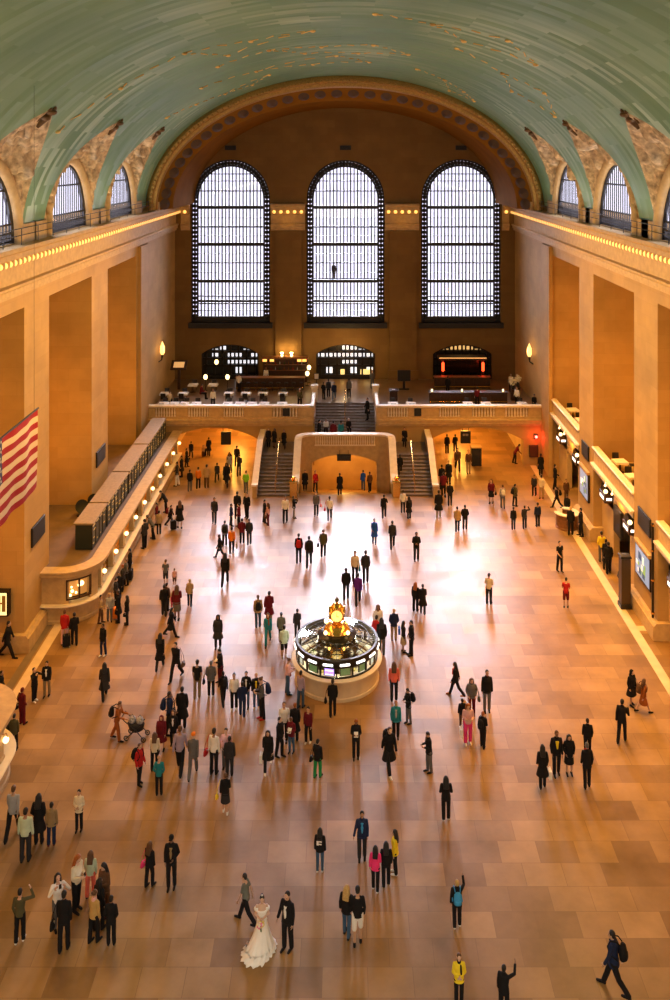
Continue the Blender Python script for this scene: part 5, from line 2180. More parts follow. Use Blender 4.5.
def bag(kind, o, col, label):
    m = cloth(col)
    rz = o.rotation_euler[2]
    s = o.scale[2]
    if kind == 'bp':
        t = thing('backpack', label, 'backpack', rel(o, (0, .205, 1.04)), rz)
        if kind not in BAGP:
            a = MB()
            loft(a, [(V(0, .05, 0), V(.10, 0, 0), V(0, .07, 0)), (V(0, .05, .03), V(.15, 0, 0), V(0, .1, 0)), (V(0, .06, .2), V(.16, 0, 0), V(0, .11, 0)), (V(0, .045, .36), V(.14, 0, 0), V(0, .085, 0)), (V(0, .03, .43), V(.08, 0, 0), V(0, .05, 0))], 16)
            b = MB()
            loft(b, [(V(0, .14, .04), V(.10, 0, 0), V(0, .03, 0)), (V(0, .155, .08), V(.115, 0, 0), V(0, .035, 0)), (V(0, .15, .2), V(.105, 0, 0), V(0, .03, 0)), (V(0, .13, .22), V(.08, 0, 0), V(0, .02, 0))], 12)
            c = MB()
            for q in (-1, 1):
                c.tube([(q * .09, .0, .42), (q * .115, -.12, .495), (q * .12, -.28, .45), (q * .125, -.365, .28), (q * .17, -.3, .12), (q * .19, -.05, .04)], .018, 6)
            BAGP[kind] = [('bag_body', a.mesh('bag_body', m, 'all')), ('front_pocket', b.mesh('front_pocket', m, 'all')), ('shoulder_strap', c.mesh('shoulder_strap', m, 'all'))]
        sc = (s, s, s)
    elif kind == 'hb':
        t = thing('handbag', label, 'bag', rel(o, (.36, .0, .66)), rz)
        if kind not in BAGP:
            a = MB()
            loft(a, [(V(0, 0, 0), V(.05, 0, 0), V(0, .13, 0)), (V(0, 0, .03), V(.075, 0, 0), V(0, .165, 0)), (V(0, 0, .17), V(.06, 0, 0), V(0, .15, 0)), (V(0, 0, .23), V(.03, 0, 0), V(0, .11, 0))], 14)
            c = MB()
            c.tube([(0, -.10, .2), (-.02, -.08, .45), (-.15, .0, .83), (-.02, .08, .45), (0, .10, .2)], .010, 6)
            b = MB()
            b.box(-.07, .07, -.02, .02, .16, .22)
            BAGP[kind] = [('bag_body', a.mesh('bag_body', m, 'all')), ('bag_strap', c.mesh('bag_strap', m, 'all')), ('clasp', b.mesh('clasp', m))]
        sc = (s, s, s)
    elif kind == 'sb':
        t = thing('carrier_bag', label, 'bag', rel(o, (-.30, -.06, .36)), rz)
        if kind not in BAGP:
            a = MB()
            a.cbox(-.06, .06, -.15, .15, 0, .34, .01)
            c = MB()
            for q in (-.03, .03):
                c.tube([(q, -.07, .33), (q * .5, -.04, .44), (q * .5, .04, .44), (q, .07, .33)], .007, 6)
            BAGP[kind] = [('bag_body', a.mesh('bag_body', m)), ('bag_handle', c.mesh('bag_handle', m, 'all'))]
        sc = (s, s, s)
    else:
        t = thing('suitcase', label, 'suitcase', rel(o, (.40, .12, 0)) * 1.0, rz)
        t.location.z = o.location.z
        if kind not in BAGP:
            a = MB().cbox(-.20, .20, -.13, .13, .05, .68, .05)
            b = MB()
            for q in (-.12, .12):
                b.tube([(q, .1, .66), (q, .11, 1.02)], .012, 6)
            b.tube([(-.13, .11, 1.02), (.13, .11, 1.02)], .018, 6)
            c = MB()
            for x in (-.15, .15):
                for y in (-.09, .09):
                    c.lathe([(.045, -.02), (.045, .02)], (0, 0, 0), 12)
                    n = len(c.v)
                    k = 24
                    for i in range(n - k, n):
                        p = c.v[i]
                        c.v[i] = (x + p[2], y + p[0], .045 + p[1])
            d = MB()
            d.cbox(-.16, .16, -.165, -.13, .15, .5, .02)
            BAGP[kind] = [('case_body', a.mesh('case_body', m)), ('pull_handle', b.mesh('pull_handle', m)), ('wheels_rim', c.mesh('wheels_rim', m)), ('front_pocket', d.mesh('front_pocket', m))]
        sc = (1, 1, 1)
    t.scale = sc
    for n, me in BAGP[kind]:
        if n == 'wheels_rim':
            n = 'wheel_set'
        c = put(n, me, m, t)
        if n in ('pull_handle', 'wheel_set', 'clasp'):
            c.material_slots[0].material = mat('grey_metal', (.3, .3, .3), .35, .8)
    return t


# fx fy hy | pose | heading | hair | top | bottom | shoes | extras and bags | label
# extras: scarf:red front:wht tie:blk ; bags: bp hb sb sc with colour = label
PEOPLE = r'''
@ people beneath the left archway
191 460 444|wk|180|s:blk|j:blk|t:blk|blk||person in black jacket walking away deep beneath the left archway
184 468 451|st|90|s:blk|c:blk|t:blk|blk||person in long dark coat near the counter end, just inside the left archway
203 458 446.5|st|0|s:brn|s:tan|t:brn|blk||small child in pale brown beside a tall dark figure inside the left archway
208.6 457 438.5|st|180|s:blk|c:blk|t:blk|blk|sc:blk=black upright trolley case beside the tall dark figure inside the left archway|tall person in long black coat next to the child inside the left archway
229.5 476 451|wk|0|s:blk|s:lgy|t:gry|blk|bp:blk=black backpack on the white-topped walker coming out of the left archway|person in white top walking out of the left archway
237 467 447|st|180|s:blk|j:blk|t:blk|blk||person in black jacket just behind the white-topped walker at the left archway
190 492 471|st|180|s:blk|j:blk|t:gry|blk||person in black jacket standing left of the orange shirt before the left archway
198.5 489.5 468.5|st|180|s:blk|s:org|t:blk|blk||person in orange shirt seen from behind before the left archway
206.6 489 466|st|180|s:blk|j:tan|t:brn|blk||person in tan jacket standing right of the orange shirt before the left archway
217 483 463.6|wk|180|s:blk|j:chr|t:blk|blk||person in charcoal jacket walking alone towards the left archway
226.6 487 463|w2|0|l:blk|c:blk|t:blk|blk||person in long black coat walking directly below the white-topped walker
239 477 462|be|180|s:blk|j:blk|t:blk|blk||stooping person in black between the long coat and the left stair
246 494 472|st|180|s:brn|s:lim|t:gry|blk||person in bright lime green top at the foot of the left stair
175.5 478 457|st|-90|s:blk|c:blk|t:blk|blk||person in dark coat leaning at the far end of the ticket counter
171 487 463|st|-90|s:blk|j:chr|t:wht|blk||person in white trousers at the far end of the ticket counter
@ people on the stairs
268.5 448 430 z2.0|st|0|s:blk|c:blk|t:blk|blk||taller of two people in black at the top of the left flight
274.5 448.5 432 z2.0|st|-30|l:blk|j:blk|k:blk|blk||shorter of two people in black at the top of the left flight
284 449 431 z2.0|w2|0|s:blk|c:blk|t:blk|blk||person in long dark coat alone at the right of the left flight landing
404.7 448 429 z2.0|st|0|s:blk|c:blk|t:blk|blk||person in long dark coat at the top of the right flight
400 475 460.5 L|wk|180|s:blk|j:blk|t:blk|blk||person in black climbing the middle of the right flight
326 441 423 U|si|0|s:gry|s:wht|t:blk|blk||person in white top sitting at the foot of the upper flight
333.6 445 420 z2.0|st|180|s:blk|j:mar|t:blk|blk||person in maroon jacket on the landing next to the person in white
341 444 419 z2.0|w2|180|s:blk|s:tea|t:mar|blk||person in teal top on the landing behind the balustrade
348.5 441 423 U|si|10|s:wht|j:blk|t:blk|blk||person in black with white hair sitting on the right of the landing
319 444 418 z2.0|st|90|s:blk|c:blk|t:blk|blk||person in black leaning on the left wall of the upper flight
323.5 400.5 384 z4.1|st|150|s:blk|j:blk|t:blk|blk||person in black at the head of the upper flight, furthest left
328.5 398 380.5 z4.1|st|180|s:blk|j:chr|t:blk|blk||person in charcoal behind the head of the upper flight, middle one
334 401 383 z4.1|wk|0|s:blk|j:nvy|t:jea|blk||person in navy blue about to come down the upper flight
349 399 379.5 z4.1|st|180|s:blk|j:gry|t:blk|blk||person in grey jacket alone on the lit floor before the central doorway
367.5 421 399 U|st|-60|s:blk|c:blk|t:blk|blk||person in black coat standing at the right side of the upper flight
@ people before the staircase
305 491 473|st|0|s:blk|c:blk|t:blk|blk||person in black standing left of the central arch
315.6 493 472|st|30|s:blk|j:red|t:blk|blk||person in red jacket standing in the central arch
340 495.6 474.5|st|180|s:blk|c:blk|t:blk|blk||person in black in the middle of the central arch
363 491 474.5|st|180|s:blk|j:blu|t:jea|blk||person in dull blue coat in the central arch
370 493 474.5|st|200|s:blk|j:brn|t:blk|blk||person in brown right of the blue coat in the central arch
264.5 524 501|st|90|s:blk|j:blk|t:blk|blk||person in black facing the pink top near the foot of the left flight
268.3 526 504.5|st|-120|l:brn|s:lpk|t:mar|blk|hb:brn=brown handbag of the person in pink near the left flight|person in pink top near the foot of the left flight
285 523 497|st|0|s:blk|s:wht|t:blk|blk||person in white jacket and black trousers below the left flight
294 519 500|cm|90|s:blk|j:blk|t:lgy|blk||person in black with grey trousers taking a photograph near the left flight
316 516.5 493|st|0|s:brn|j:gry|t:blk|blk|hb:cor=bright red bag held by the grey-jacketed person before the central arch|person in grey jacket holding a red bag before the central arch
329.6 520.5 497|wk|180|s:blk|s:wht|t:blk|blk|hb:red=red bag at the side of the white-shirted person before the arch|person in white shirt walking towards the central arch
384 518.5 496|rd|180|s:blk|j:blk|t:blk|blk||person in black with raised elbow below the right of the arch
403 514 491.5|st|180|s:blk|s:wht|t:blk|blk||person in white shirt at the foot of the right flight
409 519.5 499|st|200|l:blk|c:blk|t:blk|blk||person in black coat right of the white shirt at the right flight
374.6 544.5 520|st|0|s:blk|c:blu|t:jea|blk||person in bright blue coat on the pale floor
392.4 549 521.5|wk|180|s:blk|j:chr|t:blk|blk||person in charcoal walking away to the right of the blue coat
416.4 561.5 533.5|fo|0|s:blk|j:blk|t:chr|blk||person in dark jacket with hands together facing the camera
299 564 535|st|180|s:blk|j:blk|t:blk|blk|bp:red=red backpack worn on the pale floor, upper left of the booth|person in black with red backpack on the pale floor
309 567 536|wk|180|s:blk|j:chr|t:blk|blk|bp:blk=black backpack of the walker beside the red backpack|person walking away beside the red backpack
323.6 557.5 531|st|180|b:brn|j:olv|t:blk|blk|hb:blk=black shoulder bag of the olive-jacketed person on the pale floor|person in olive jacket with black bag on the pale floor
354.6 583 552|st|0|s:blk|s:crm|t:blk|blk||person in cream top and black trousers above the booth
366 583.5 552|st|180|s:blk|j:chr|t:blk|blk|hb:tea=turquoise bag against the grey jacket above the booth|person in grey jacket with turquoise bag above the booth
346.4 600 569.5|st|180|s:blk|j:blk|t:chr|blk||person in black jacket standing left of the purple jacket
358 605 574|wk|180|s:blk|j:pur|t:blk|blk||person in purple jacket bending with legs apart above the clock
@ people on the left of the hall
159 514 489.5|be|-90|s:blk|j:blk|t:blk|blk||person in black leaning on the ticket counter, farthest of the queue
155 526 506|st|-90|s:blk|j:mar|t:blk|blk||person in maroon at the ticket counter left of a tan jacket
159 535 512|st|180|s:blk|j:tan|t:blk|blk||person in tan jacket standing at the ticket counter
142.5 549.5 518|st|-120|s:blk|j:chr|t:blk|blk||person in dark grey jacket at the ticket counter below the tan jacket
138 540 520|be|-90|s:gry|j:gry|t:blk|blk||grey stooping person leaning over the counter ledge
178 529 501|st|200|l:brn|c:blk|k:blk|blk|sc:blk=large black suitcase beside the long brown hair|person with long brown hair in a black coat near the counter
172 528 506|wk|90|s:blk|j:blk|t:blk|blk|bp:mar=dark red backpack next to the long brown hair|person in black with a dark red backpack bending to luggage
214.5 524.5 499|st|0|s:blk|j:chr|t:blk|blk||person in dark jacket standing alone between counter and left stair
237.5 519 493|st|180|s:blk|j:blk|t:blk|blk||person in black jacket at the top of the group left of the stair
247 519 494|st|-20|s:blk|s:blk|t:blk|blk||slim person in black, furthest right of the group left of the stair
231 527 507|st|90|s:blk|j:nvy|t:blk|blk||person in navy jacket in the middle of the group left of the stair
239 528 504.5|st|-90|s:blk|j:mar|t:blk|blk||person in dark plum jacket in the middle of the group left of the stair
225 547 522|st|180|s:blk|j:gry|t:blk|blk|bp:blk=black backpack on grey jacket above the yellow-brown top|person in grey jacket with backpack above the yellow-brown top
232 554.5 528.5|st|180|s:blk|s:org|t:blk|blk|sb:tan=yellow-brown bag by the orange top left of centre|person in yellow-brown top in the crowd left of centre
242 544.5 520|st|180|s:blk|j:mar|t:blk|blk||person in dark red jacket standing left of the dark suit
249.5 545.5 520|st|190|s:gry|j:chr|t:chr|blk||person in dark grey suit beside the dark red jacket
220 559 535|wk|-90|s:blk|j:blk|t:blk|blk|hb:blk=black bag of the person striding left above the small walker|person in black striding left in the crowd
225 585.5 554|wk|180|l:blk|j:blk|t:blk|blk||person in black walking away alone below the crowd
165.6 586.5 561|st|180|s:brn|t:gry|h:chr|blk||person in grey tee shirt and shorts holding a child's hand
174.5 587 569.5|st|180|s:brn|t:lpk|h:brn|wht||small child in pink top beside the grey tee shirt
164 616 586|st|180|s:blk|j:blk|t:chr|blk||person in black jacket below the grey tee shirt
168.5 612 584.5|st|160|s:blk|j:brn|t:blk|blk||person in dark brown half hidden behind the long-haired one
176.5 620.5 586|st|180|l:brn|j:mar|k:gry|blk||person with long brown hair and grey skirt in the left crowd
171 612 595|st|180|l:brn|j:pnk|t:red|blk||child in pink and red between two dark jackets
189.5 607 582|st|180|s:bln|j:tan|t:blk|blk||fair-haired person in tan jacket and black trousers on the left
171 637.5 608|wk|90|l:blk|c:blk|t:blk|blk||person in black striding to the right below the tan jacket
160 669.5 634|wk|180|l:blk|c:blk|t:blk|blk||person in long black coat, left of a pair walking down the left
176 680.5 642|wk|-20|s:blk|j:blk|t:blk|blk|hb:brn=brown bag under the arm of the black-jacketed walker|person in black jacket, right of a pair walking down the left
217.6 648.5 616|st|0|l:blk|c:chr|t:blk|blk||woman with long black hair standing alone left of the booth
121 578 550|st|-90|s:blk|j:blk|t:blk|blk|sc:blk=black suitcase standing by the ticket counter queue|person in black with a suitcase at the ticket counter
114 586 560|st|-60|s:brn|j:gry|t:blk|blk||person in grey at the ticket counter beside the black suitcase
110 592 567|st|-90|s:rst|j:chr|t:blk|blk||ruddy-haired person close against the ticket counter
107 600 574|st|0|s:blk|j:blk|t:blk|blk||person in black beneath the curved counter end, highest of the group
104 606 581|st|90|s:blk|j:chr|t:blk|blk||person in charcoal pressed to the curved counter end
118.5 623.5 592|st|-90|s:blk|c:blk|t:blk|blk||person in long black coat right of the grey jacket by the counter
110 622 600|st|20|s:bln|j:lgy|t:gry|blk|sc:org=small orange-topped suitcase by the pale grey jacket|person in pale grey jacket with a small suitcase by the counter
127 625.5 597|st|-90|l:blk|j:blk|t:blk|blk|hb:blk=black handbag of the long-haired figure by the counter end|person with long black hair standing right of the counter group
101 624 600|st|90|s:blk|s:tan|t:brn|blk||person in tan shirt at the left of the counter group
65.5 645 611.5|st|180|s:brn|j:red|t:lpk|blk||person in red top standing before the curved counter end
73.5 645.5 614|st|200|s:blk|j:blk|t:blk|blk|sc:blk=large black suitcase before the curved counter end|person in black with a large suitcase before the curved counter
103 656.5 625|st|-30|s:blk|j:blk|t:nvy|wht||person in black jacket with white hem standing below the counter group
104.5 699 663.5|wk|200|l:blk|c:chr|t:blk|blk||woman in dark coat walking alone in the left part of the hall
34.5 702 671|cm|60|s:blk|j:blk|t:blk|wht||person in black taking a photograph at the left edge
46.5 697 662.5|st|0|s:blk|j:blk|t:kha|blk|front:wht|person in open black jacket and white shirt at the left edge
22 725.5 689.5|st|150|s:mar|j:mar|t:mar|blk|hb:blk=black handbag of the maroon figure at the left edge|person in maroon standing at the left edge
14.5 752 715.5|st|180|s:blk|j:olv|t:blk|blk|hb:olv=large olive bag at the hip of the olive jacket|person in olive jacket beside the lower left stone wall
7.5 740 706|st|120|s:blk|j:blk|t:blk|blk||person in black half hidden at the lower left stone wall
7.5 658.5 617|wk|90|s:blk|j:blk|t:blk|blk||person in black striding past the pier at the left edge
1 705 673|st|90|s:blk|j:blk|t:blk|blk||person in black cut off by the left edge of the picture
258 628 596.5|st|190|s:brn|j:tan|t:jea|blk|bp:blk=black backpack on the tan jacket left of the booth|person in tan jacket with black backpack left of the booth
268.8 624 592.5|st|180|s:blk|c:mar|t:kha|blk||person in dark plum coat left of the booth
268 645 613|wk|0|l:brn|s:tea|t:tea|blk|scarf:rst|person with rust scarf and teal trousers left of the booth
281 643.5 613.5|st|170|s:blk|j:gnm|t:blk|blk||person in grey green jacket beside the booth
284.5 658.5 627|st|190|s:blk|j:mnt|h:blk|wht||person in pale green jacket and dark shorts at the booth edge
297 639 610|st|180|s:blk|j:chr|t:chr|blk||person in dark grey standing behind the left of the booth
@ people around the booth
287.6 695 659.5|ph|90|b:brn|s:lpk|t:jea|blk|hb:rst=brown bag of the pale pink shirt left of the booth|person in pale pink shirt standing left of the booth
301 709 672.5|st|150|s:blk|s:lil|t:jea|blk||person in lilac grey shirt leaning towards the booth counter
333 717 681|st|180|s:blk|j:blk|t:blk|blk|hb:blk=black shoulder bag of the person at the booth front|person in black at the front of the booth counter
377.6 640 606|st|0|l:brn|s:wht|t:brn|blk||person with brown hair and white top behind the booth on the right
377 652 617.5|st|150|s:blk|j:red|t:blk|blk||person in red jacket right beside the booth
381.5 656 618|st|180|l:blk|j:blk|t:gry|blk||person in black right of the red jacket by the booth
394 641.5 610.5|st|180|s:bln|j:nvy|t:tan|blk|sb:blu=bright blue bag of the navy jacket right of the booth|person in navy jacket and pale trousers right of the booth
404 653.5 622.5|st|90|l:blk|s:blk|k:tan|blk||woman in black top and tan skirt right of the booth
411 656 621.5|st|-80|s:blk|j:blk|t:blk|blk||person in black facing the tan skirt right of the booth
416.5 612.5 584|st|150|l:rst|j:blk|t:blk|blk||reddish-haired one of a pair in black upper right of the booth
421.5 614.5 585|st|180|s:blk|c:blk|t:blk|blk||taller one of a pair in black upper right of the booth
394 701.5 663.5|st|180|l:brn|s:cor|t:blk|blk||person with long brown hair in a coral top right of the booth
408.5 724.5 689.5|ph|-60|s:blk|j:blk|t:gry|blk|bp:blk=large black backpack on the bowed figure right of the booth|bowed person in black with grey trousers right of the booth
395.5 740 702|st|0|s:rst|j:tea|t:blk|blk|front:lgy|person in teal jacket over pale shirt below the coral top
389 772 716.5|wk|20|s:brn|c:blk|t:blk|wht|bp:blk=black backpack of the tall coated walker below the teal jacket|tall person in long black coat walking below the teal jacket
356 759.5 720|ph|0|s:rst|j:blk|t:blk|blk||person in black reading a white leaflet below the booth
429 773 733|ph|-70|s:blk|j:blk|t:gry|blk||person in black jacket and grey jeans looking at a phone
446 820.5 778|fo|180|l:blk|j:blk|t:blk|wht||woman in black with white shoes alone on the right of centre
197.6 699.5 661.5|st|180|s:blk|t:blk|t:kha|tan||person in black tee shirt and khaki trousers seen from behind
211 697.5 662.5|st|180|s:gry|j:gry|t:blk|wht|hb:blk=black bag beside the grey jacket left of centre|grey-haired person in grey jacket beside the khaki trousers
220.5 684 650|ph|-60|s:blk|j:blk|t:mar|blk||person in black bowed over a leaflet above the tour group
224.5 705.5 673|wk|-160|s:blk|j:blk|t:blk|blk|bp:blk=black backpack at the left of the tour group|person in black striding at the left of the tour group
233 709.5 674|st|0|b:blk|s:wht|t:blk|wht||person in white top in the tour group
246.6 708.5 672.5|st|0|s:blk|j:blk|j:jea|blk|front:wht|person in black jacket and white shirt in the tour group
256 709 674.5|st|0|s:bln|j:blk|j:jea|bln|front:yel|fair-haired person with yellow shirt in the tour group
242 716.5 686.5|st|180|s:blk|j:nvy|t:nvy|blk||person in navy seen from behind in front of the tour group
262 720 678.5|ph|-70|b:brn|s:gry|t:blk|red|bp:nvy=navy backpack on the grey sweater at the right of the tour group|person in grey sweater at the right of the tour group
170.6 735 692.5|st|90|s:blk|j:nvy|t:blk|blk|bp:nvy=navy backpack, left one of the pair above the white vest|person in navy with backpack facing a long black coat
181.6 730 689|st|180|s:blk|c:blk|t:blk|blk|hb:blk=black and white bag of the long black coat|person in long black coat facing the navy backpack
173.5 747 713.5|st|0|l:brn|j:blk|t:blk|blk|front:wht|person with brown hair and white front below the long black coat
161 752 720|st|0|l:mar|c:mar|k:mar|blk||person in long dark red coat left of the white front
182 773 722|w2|180|s:brn|s:lil|t:blk|blk||tall person in mauve grey shirt striding away on the left
191 776 733|wk|180|c:org|j:gry|t:gry|blk||person with orange cap in grey right of the mauve shirt
155 770.5 736|st|180|l:brn|s:crm|t:blk|blk||person with long brown hair and cream top on the left
159 796.5 757|st|180|n:|s:tea|t:blk|blk||bald person in teal shirt seen from behind
139 785.5 745|st|60|s:brn|j:red|t:blk|blk|bp:blk=black backpack behind the red jacket on the left|person in red jacket left of the teal shirt
117 741 702|pu|80|s:brn|s:rst|t:rst|blk|bp:blk=black backpack of the person pushing the stroller|person in rust brown clothes pushing a stroller
214 775 730|st|160|s:blk|s:wht|t:blk|blk|hb:red=black and red bag of the white-sleeved figure|person in white shirt and black trousers near centre left
226 768 729.5|st|0|s:blk|s:lpk|t:gry|blk||person in pale pink shirt behind the dark grey suit
229.5 776.5 738|st|180|s:blk|j:chr|t:chr|blk||person in dark grey suit with back to the camera near centre left
225 814 774.5|st|180|s:brn|j:blk|k:chr|wht|hb:yel=bright yellow bag at the hip of the black jacket|person in black jacket with a yellow bag, lower left of centre
268 770 730|wk|0|l:blk|c:blk|t:blk|wht|sb:wht=white carrier bag of the woman in black left of centre|woman in black carrying a white bag left of centre
285.5 741.5 703.5|st|0|s:brn|s:wht|t:blk|blk||brown-haired person in white shirt behind the dark suit
294.5 742.5 704.5|st|180|s:rst|c:blk|t:blk|blk||auburn-haired person in black coat below the booth
280 757.5 718.5|st|60|s:blk|j:blk|t:blk|blk||person in black suit left of the dark red jacket below the booth
291.5 753.5 721|ph|-20|s:brn|j:mar|j:jea|blk||person in dark red jacket reading a paper below the booth
308 743.5 708|st|-20|s:blk|s:mar|t:blk|wht||person in dark plum top with white shoes below the booth
318 778.5 741|st|150|s:blk|j:blk|t:grn|blk|hb:blk=black bag of the person in green trousers|person in black jacket and bright green trousers below the booth
@ people on the right of the hall
442 490 466|st|180|s:blk|j:blk|t:blk|blk||person in black beside the outer wall of the right flight
443.5 497 473.5|st|180|s:blk|j:mar|t:blk|blk||person in dark red top at the foot of the right flight
439 518.5 488.5|st|180|s:blk|c:blk|t:lgy|wht||person in black coat and pale trousers at the right flight
450 507 483.5|st|180|s:blk|j:blk|t:blk|blk|hb:blk=black handbag of the person in black right of the right flight|person in black with a handbag right of the right flight
448.6 484.5 462|st|0|s:blk|c:blk|t:blk|blk||person in black coat above the handbag carrier at the right archway
457.6 471.5 448|w2|0|s:blk|j:brn|t:blk|blk||person in dark brown walking out of the right archway
447 454.5 435.5|st|180|s:blk|j:blk|t:blk|blk||left of two people in black deep in the right passage
455 453 435.5|st|180|s:blk|j:blk|t:blk|blk||right of two people in black deep in the right passage
468.5 474.5 447.5|st|0|s:brn|s:brn|t:kha|blk||slender person in brown left of the black ticket machine
515 464.5 440|be|90|s:blk|j:mar|t:blk|blk||person in dark red leaning at the right side of the right archway
491 504 480.5|st|-20|l:brn|s:mar|k:blk|blk|hb:blk=black bag of the dark skirt before the right archway|person in dark red top and black skirt before the right archway
502.5 509 486|st|180|s:brn|s:lgy|t:gry|blk|bp:sil=pale grey backpack between the dark skirt and black jacket|person with pale backpack before the right archway
515 507.5 485.5|st|120|s:blk|j:olv|t:blk|blk|bp:blk=black backpack of the olive figure before the right archway|person in olive with black backpack before the right archway
534 496.5 476|st|-30|s:blk|s:chr|t:blk|blk||slim person in dark clothes left of the cream top on the right
541.6 499.5 476.5|st|150|s:blk|s:crm|t:tan|blk||person in cream top and tan trousers near the right wall
541 476 455|st|180|s:blk|c:blk|t:blk|blk||person in black coat leaning on the corner by the notice board
557 509 487.5|wk|-90|s:blk|j:blk|t:blk|blk|bp:blk=black backpack of the striding figure near the round desk|person in black striding left near the round desk
457.6 532.5 508|st|180|s:blk|j:tan|t:blk|blk||person in tan jacket, left of a pair on the right of the hall
465 530.5 506.5|st|180|s:blk|j:blk|t:chr|blk|hb:blk=black bag of the right one of the tan jacket pair|person in black beside the tan jacket on the right
513.4 530.5 508.5|st|180|s:blk|j:blk|t:blk|blk||person in black jacket, first of three from the left on the right floor
524.6 529.5 507|hp|180|s:blk|j:chr|t:blk|blk||person with hand on head, middle of three on the right floor
537.7 527.5 504|st|190|s:blk|s:nvy|t:blk|blk||person in dark blue shirt, last of three on the right floor
560 572.5 542.5|st|20|s:blk|t:blk|t:blk|blk||person in black tee shirt alone on the orange floor below the desk
566 608.5 579.5|ph|160|s:blk|t:red|h:mar|gry||person in dark red shirt and shorts alone on the orange floor
489 604.8 574.5|fo|150|s:blk|s:crm|t:blk|blk||person in cream shirt and black trousers alone right of centre
566 502.5 480|st|0|s:brn|s:brn|t:brn|blk||person in brown shirt behind the round desk
575.5 490 465|st|90|s:blk|j:blk|t:blk|blk||person in black standing by the far right wall
567 518 496|st|-30|s:blk|j:blk|t:blk|blk||person in black attending behind the round desk
571 536 505|st|160|s:bln|j:blk|t:blk|blk||fair-haired person in black leaning on the round desk
581 537 507|st|-100|s:blk|j:blk|t:blk|blk||person in black standing on the near side of the round desk
618 570.5 541|st|150|s:blk|j:blk|t:blk|blk||person in black standing beneath the right gallery
621 563 527|st|180|s:blk|s:yel|t:gry|blk||person in yellow top beneath the right gallery
624.5 574 538|st|180|s:blk|j:blk|t:blk|blk||person in black behind the dark totem at the right pier
621.3 594.5 571|st|160|s:blk|s:gry|t:chr|blk||person in grey shirt half hidden by the dark totem
456 697 662.5|wk|-100|l:blk|j:blk|t:blk|rst|scarf:red|person in black with red scarf striding left right of the booth
471.6 715 679.5|st|0|l:brn|j:gry|t:mar|blk|hb:olv=olive bag of the grey jacket above the white parcel|person in grey jacket and dark red trousers right of the booth
487 712.5 670.5|st|0|s:blk|j:blk|t:gry|blk||person in black jacket and grey trousers facing the camera on the right
462 728.5 700|st|180|s:blk|j:blk|t:brn|blk||child in black left of the white parcel
468 744.5 704|ph|0|l:rst|s:lpk|t:pnk|wht|sb:wht=large white parcel carried by the pink trousers|person in pink trousers carrying a white parcel
482.5 748 716.5|st|150|s:rst|j:blk|t:blk|blk|bp:blk=black backpack right of the pink trousers|person in black with backpack right of the pink trousers
631.5 706.5 671.5|st|30|h:blk|c:blk|k:blk|blk|hb:blk=black bag of the hooded figure on the far right|person in black hood and long coat on the far right
643 713.5 679|wk|100|l:brn|c:rst|k:rst|blk|bp:brn=dark backpack of the brown dress on the far right|person in brown dress with backpack on the far right
622 742.5 701|rd|150|s:blk|j:blk|t:blk|blk||person in black suit with phone and wide stance on the right
588 756 723.5|st|170|s:blk|j:blk|t:blk|blk||heavy-set person in black jacket with back turned on the right
587.6 788.5 744.5|st|180|s:gry|j:blk|t:blk|blk|scarf:red|grey-haired person in black with red scarf on the right
556 775.5 732|st|0|s:brn|j:blk|t:blk|blk|tie:yel|person in black suit with yellow tie on the right
569 774.5 736|st|0|l:blk|j:blk|k:blk|blk||woman in black dress beside the yellow tie
543 788.5 746.5|st|180|l:blk|c:blk|t:blk|blk|sb:wht=white bag of the dark coated woman on the right|woman in dark coat holding a white bag on the right
@ people in the foreground
13 837 786|wk|180|s:brn|s:lgy|t:blk|blk||person in pale grey shirt striding at the left edge of the foreground
25.5 862 804.5|st|180|s:blk|s:mnt|t:chr|blk||person in pale shirt, nearest of the group at the left edge
39 845.5 796|st|180|l:blk|c:blk|t:blk|blk||person with long black hair in black at the left foreground
51 846 804|st|180|s:blk|j:kha|t:nvy|mar||person in khaki grey jacket right of the long black hair
79 831.5 791.5|fo|0|s:blk|j:crm|t:blk|blk||person in cream jacket alone on the left foreground floor
20 942.5 890.5|hp|180|s:blk|s:olv|t:blk|wht||person in olive shirt with hand to head at the lower left
58 929 876|cm|30|l:blk|s:wht|t:gry|blk||woman in white top looking at a glowing phone at the lower left
64.5 951.5 893|st|180|s:blk|j:blk|t:blk|blk|hb:blk=black bag of the figure nearest the lower left corner|person in black in front of the white top at the lower left
76.5 911.5 848|ph|60|l:rst|s:crm|t:blk|blk||auburn-haired person in cream top and black trousers at lower left
91 897 855.5|st|180|l:brn|s:mnt|t:cor|blk||person in pale green top and coral trousers at lower left
105 917 863.5|ph|-30|l:blk|j:brn|t:brn|blk||person in dark brown holding a lit phone at lower left
99 932 882|st|150|l:blk|j:blk|t:blk|blk||person in black behind the yellow and pink top at lower left
95 942 891|st|150|b:brn|s:bln|t:blk|blk|scarf:lpk|person in yellow top and pink scarf at lower left
111 946.5 898|st|180|s:blk|j:blk|t:blk|blk||person in black at the right of the lower left group
150 887.5 845|st|150|l:brn|j:blk|t:blk|blk|hb:pnk=bright pink bag of the figure in black, lower left of centre|long-haired person in black holding a pink bag
170.6 889 836.5|s2|0|c:blk|j:blk|t:blk|blk|front:kha|person in black cap and open black jacket beside the pink bag
246 924 874|wk|-110|s:blk|t:gnm|t:blk|blk||person in grey green tee shirt striding behind the bride
287.5 950.5 893.5|hh|-30|s:blk|j:blk|t:blk|blk|front:wht|groom in black suit and white shirt beside the bride
320 872.5 831.5|st|20|l:blk|h:blk|j:jea|wht||person in black hoodie with white print and blue jeans
362 860 813|hh|0|s:blk|j:nvy|t:chr|blk|front:sky|person in open dark jacket over a bright blue shirt
395 874.5 831.5|st|-100|l:blk|j:yel|t:blk|wht||person in yellow jacket facing left in the foreground
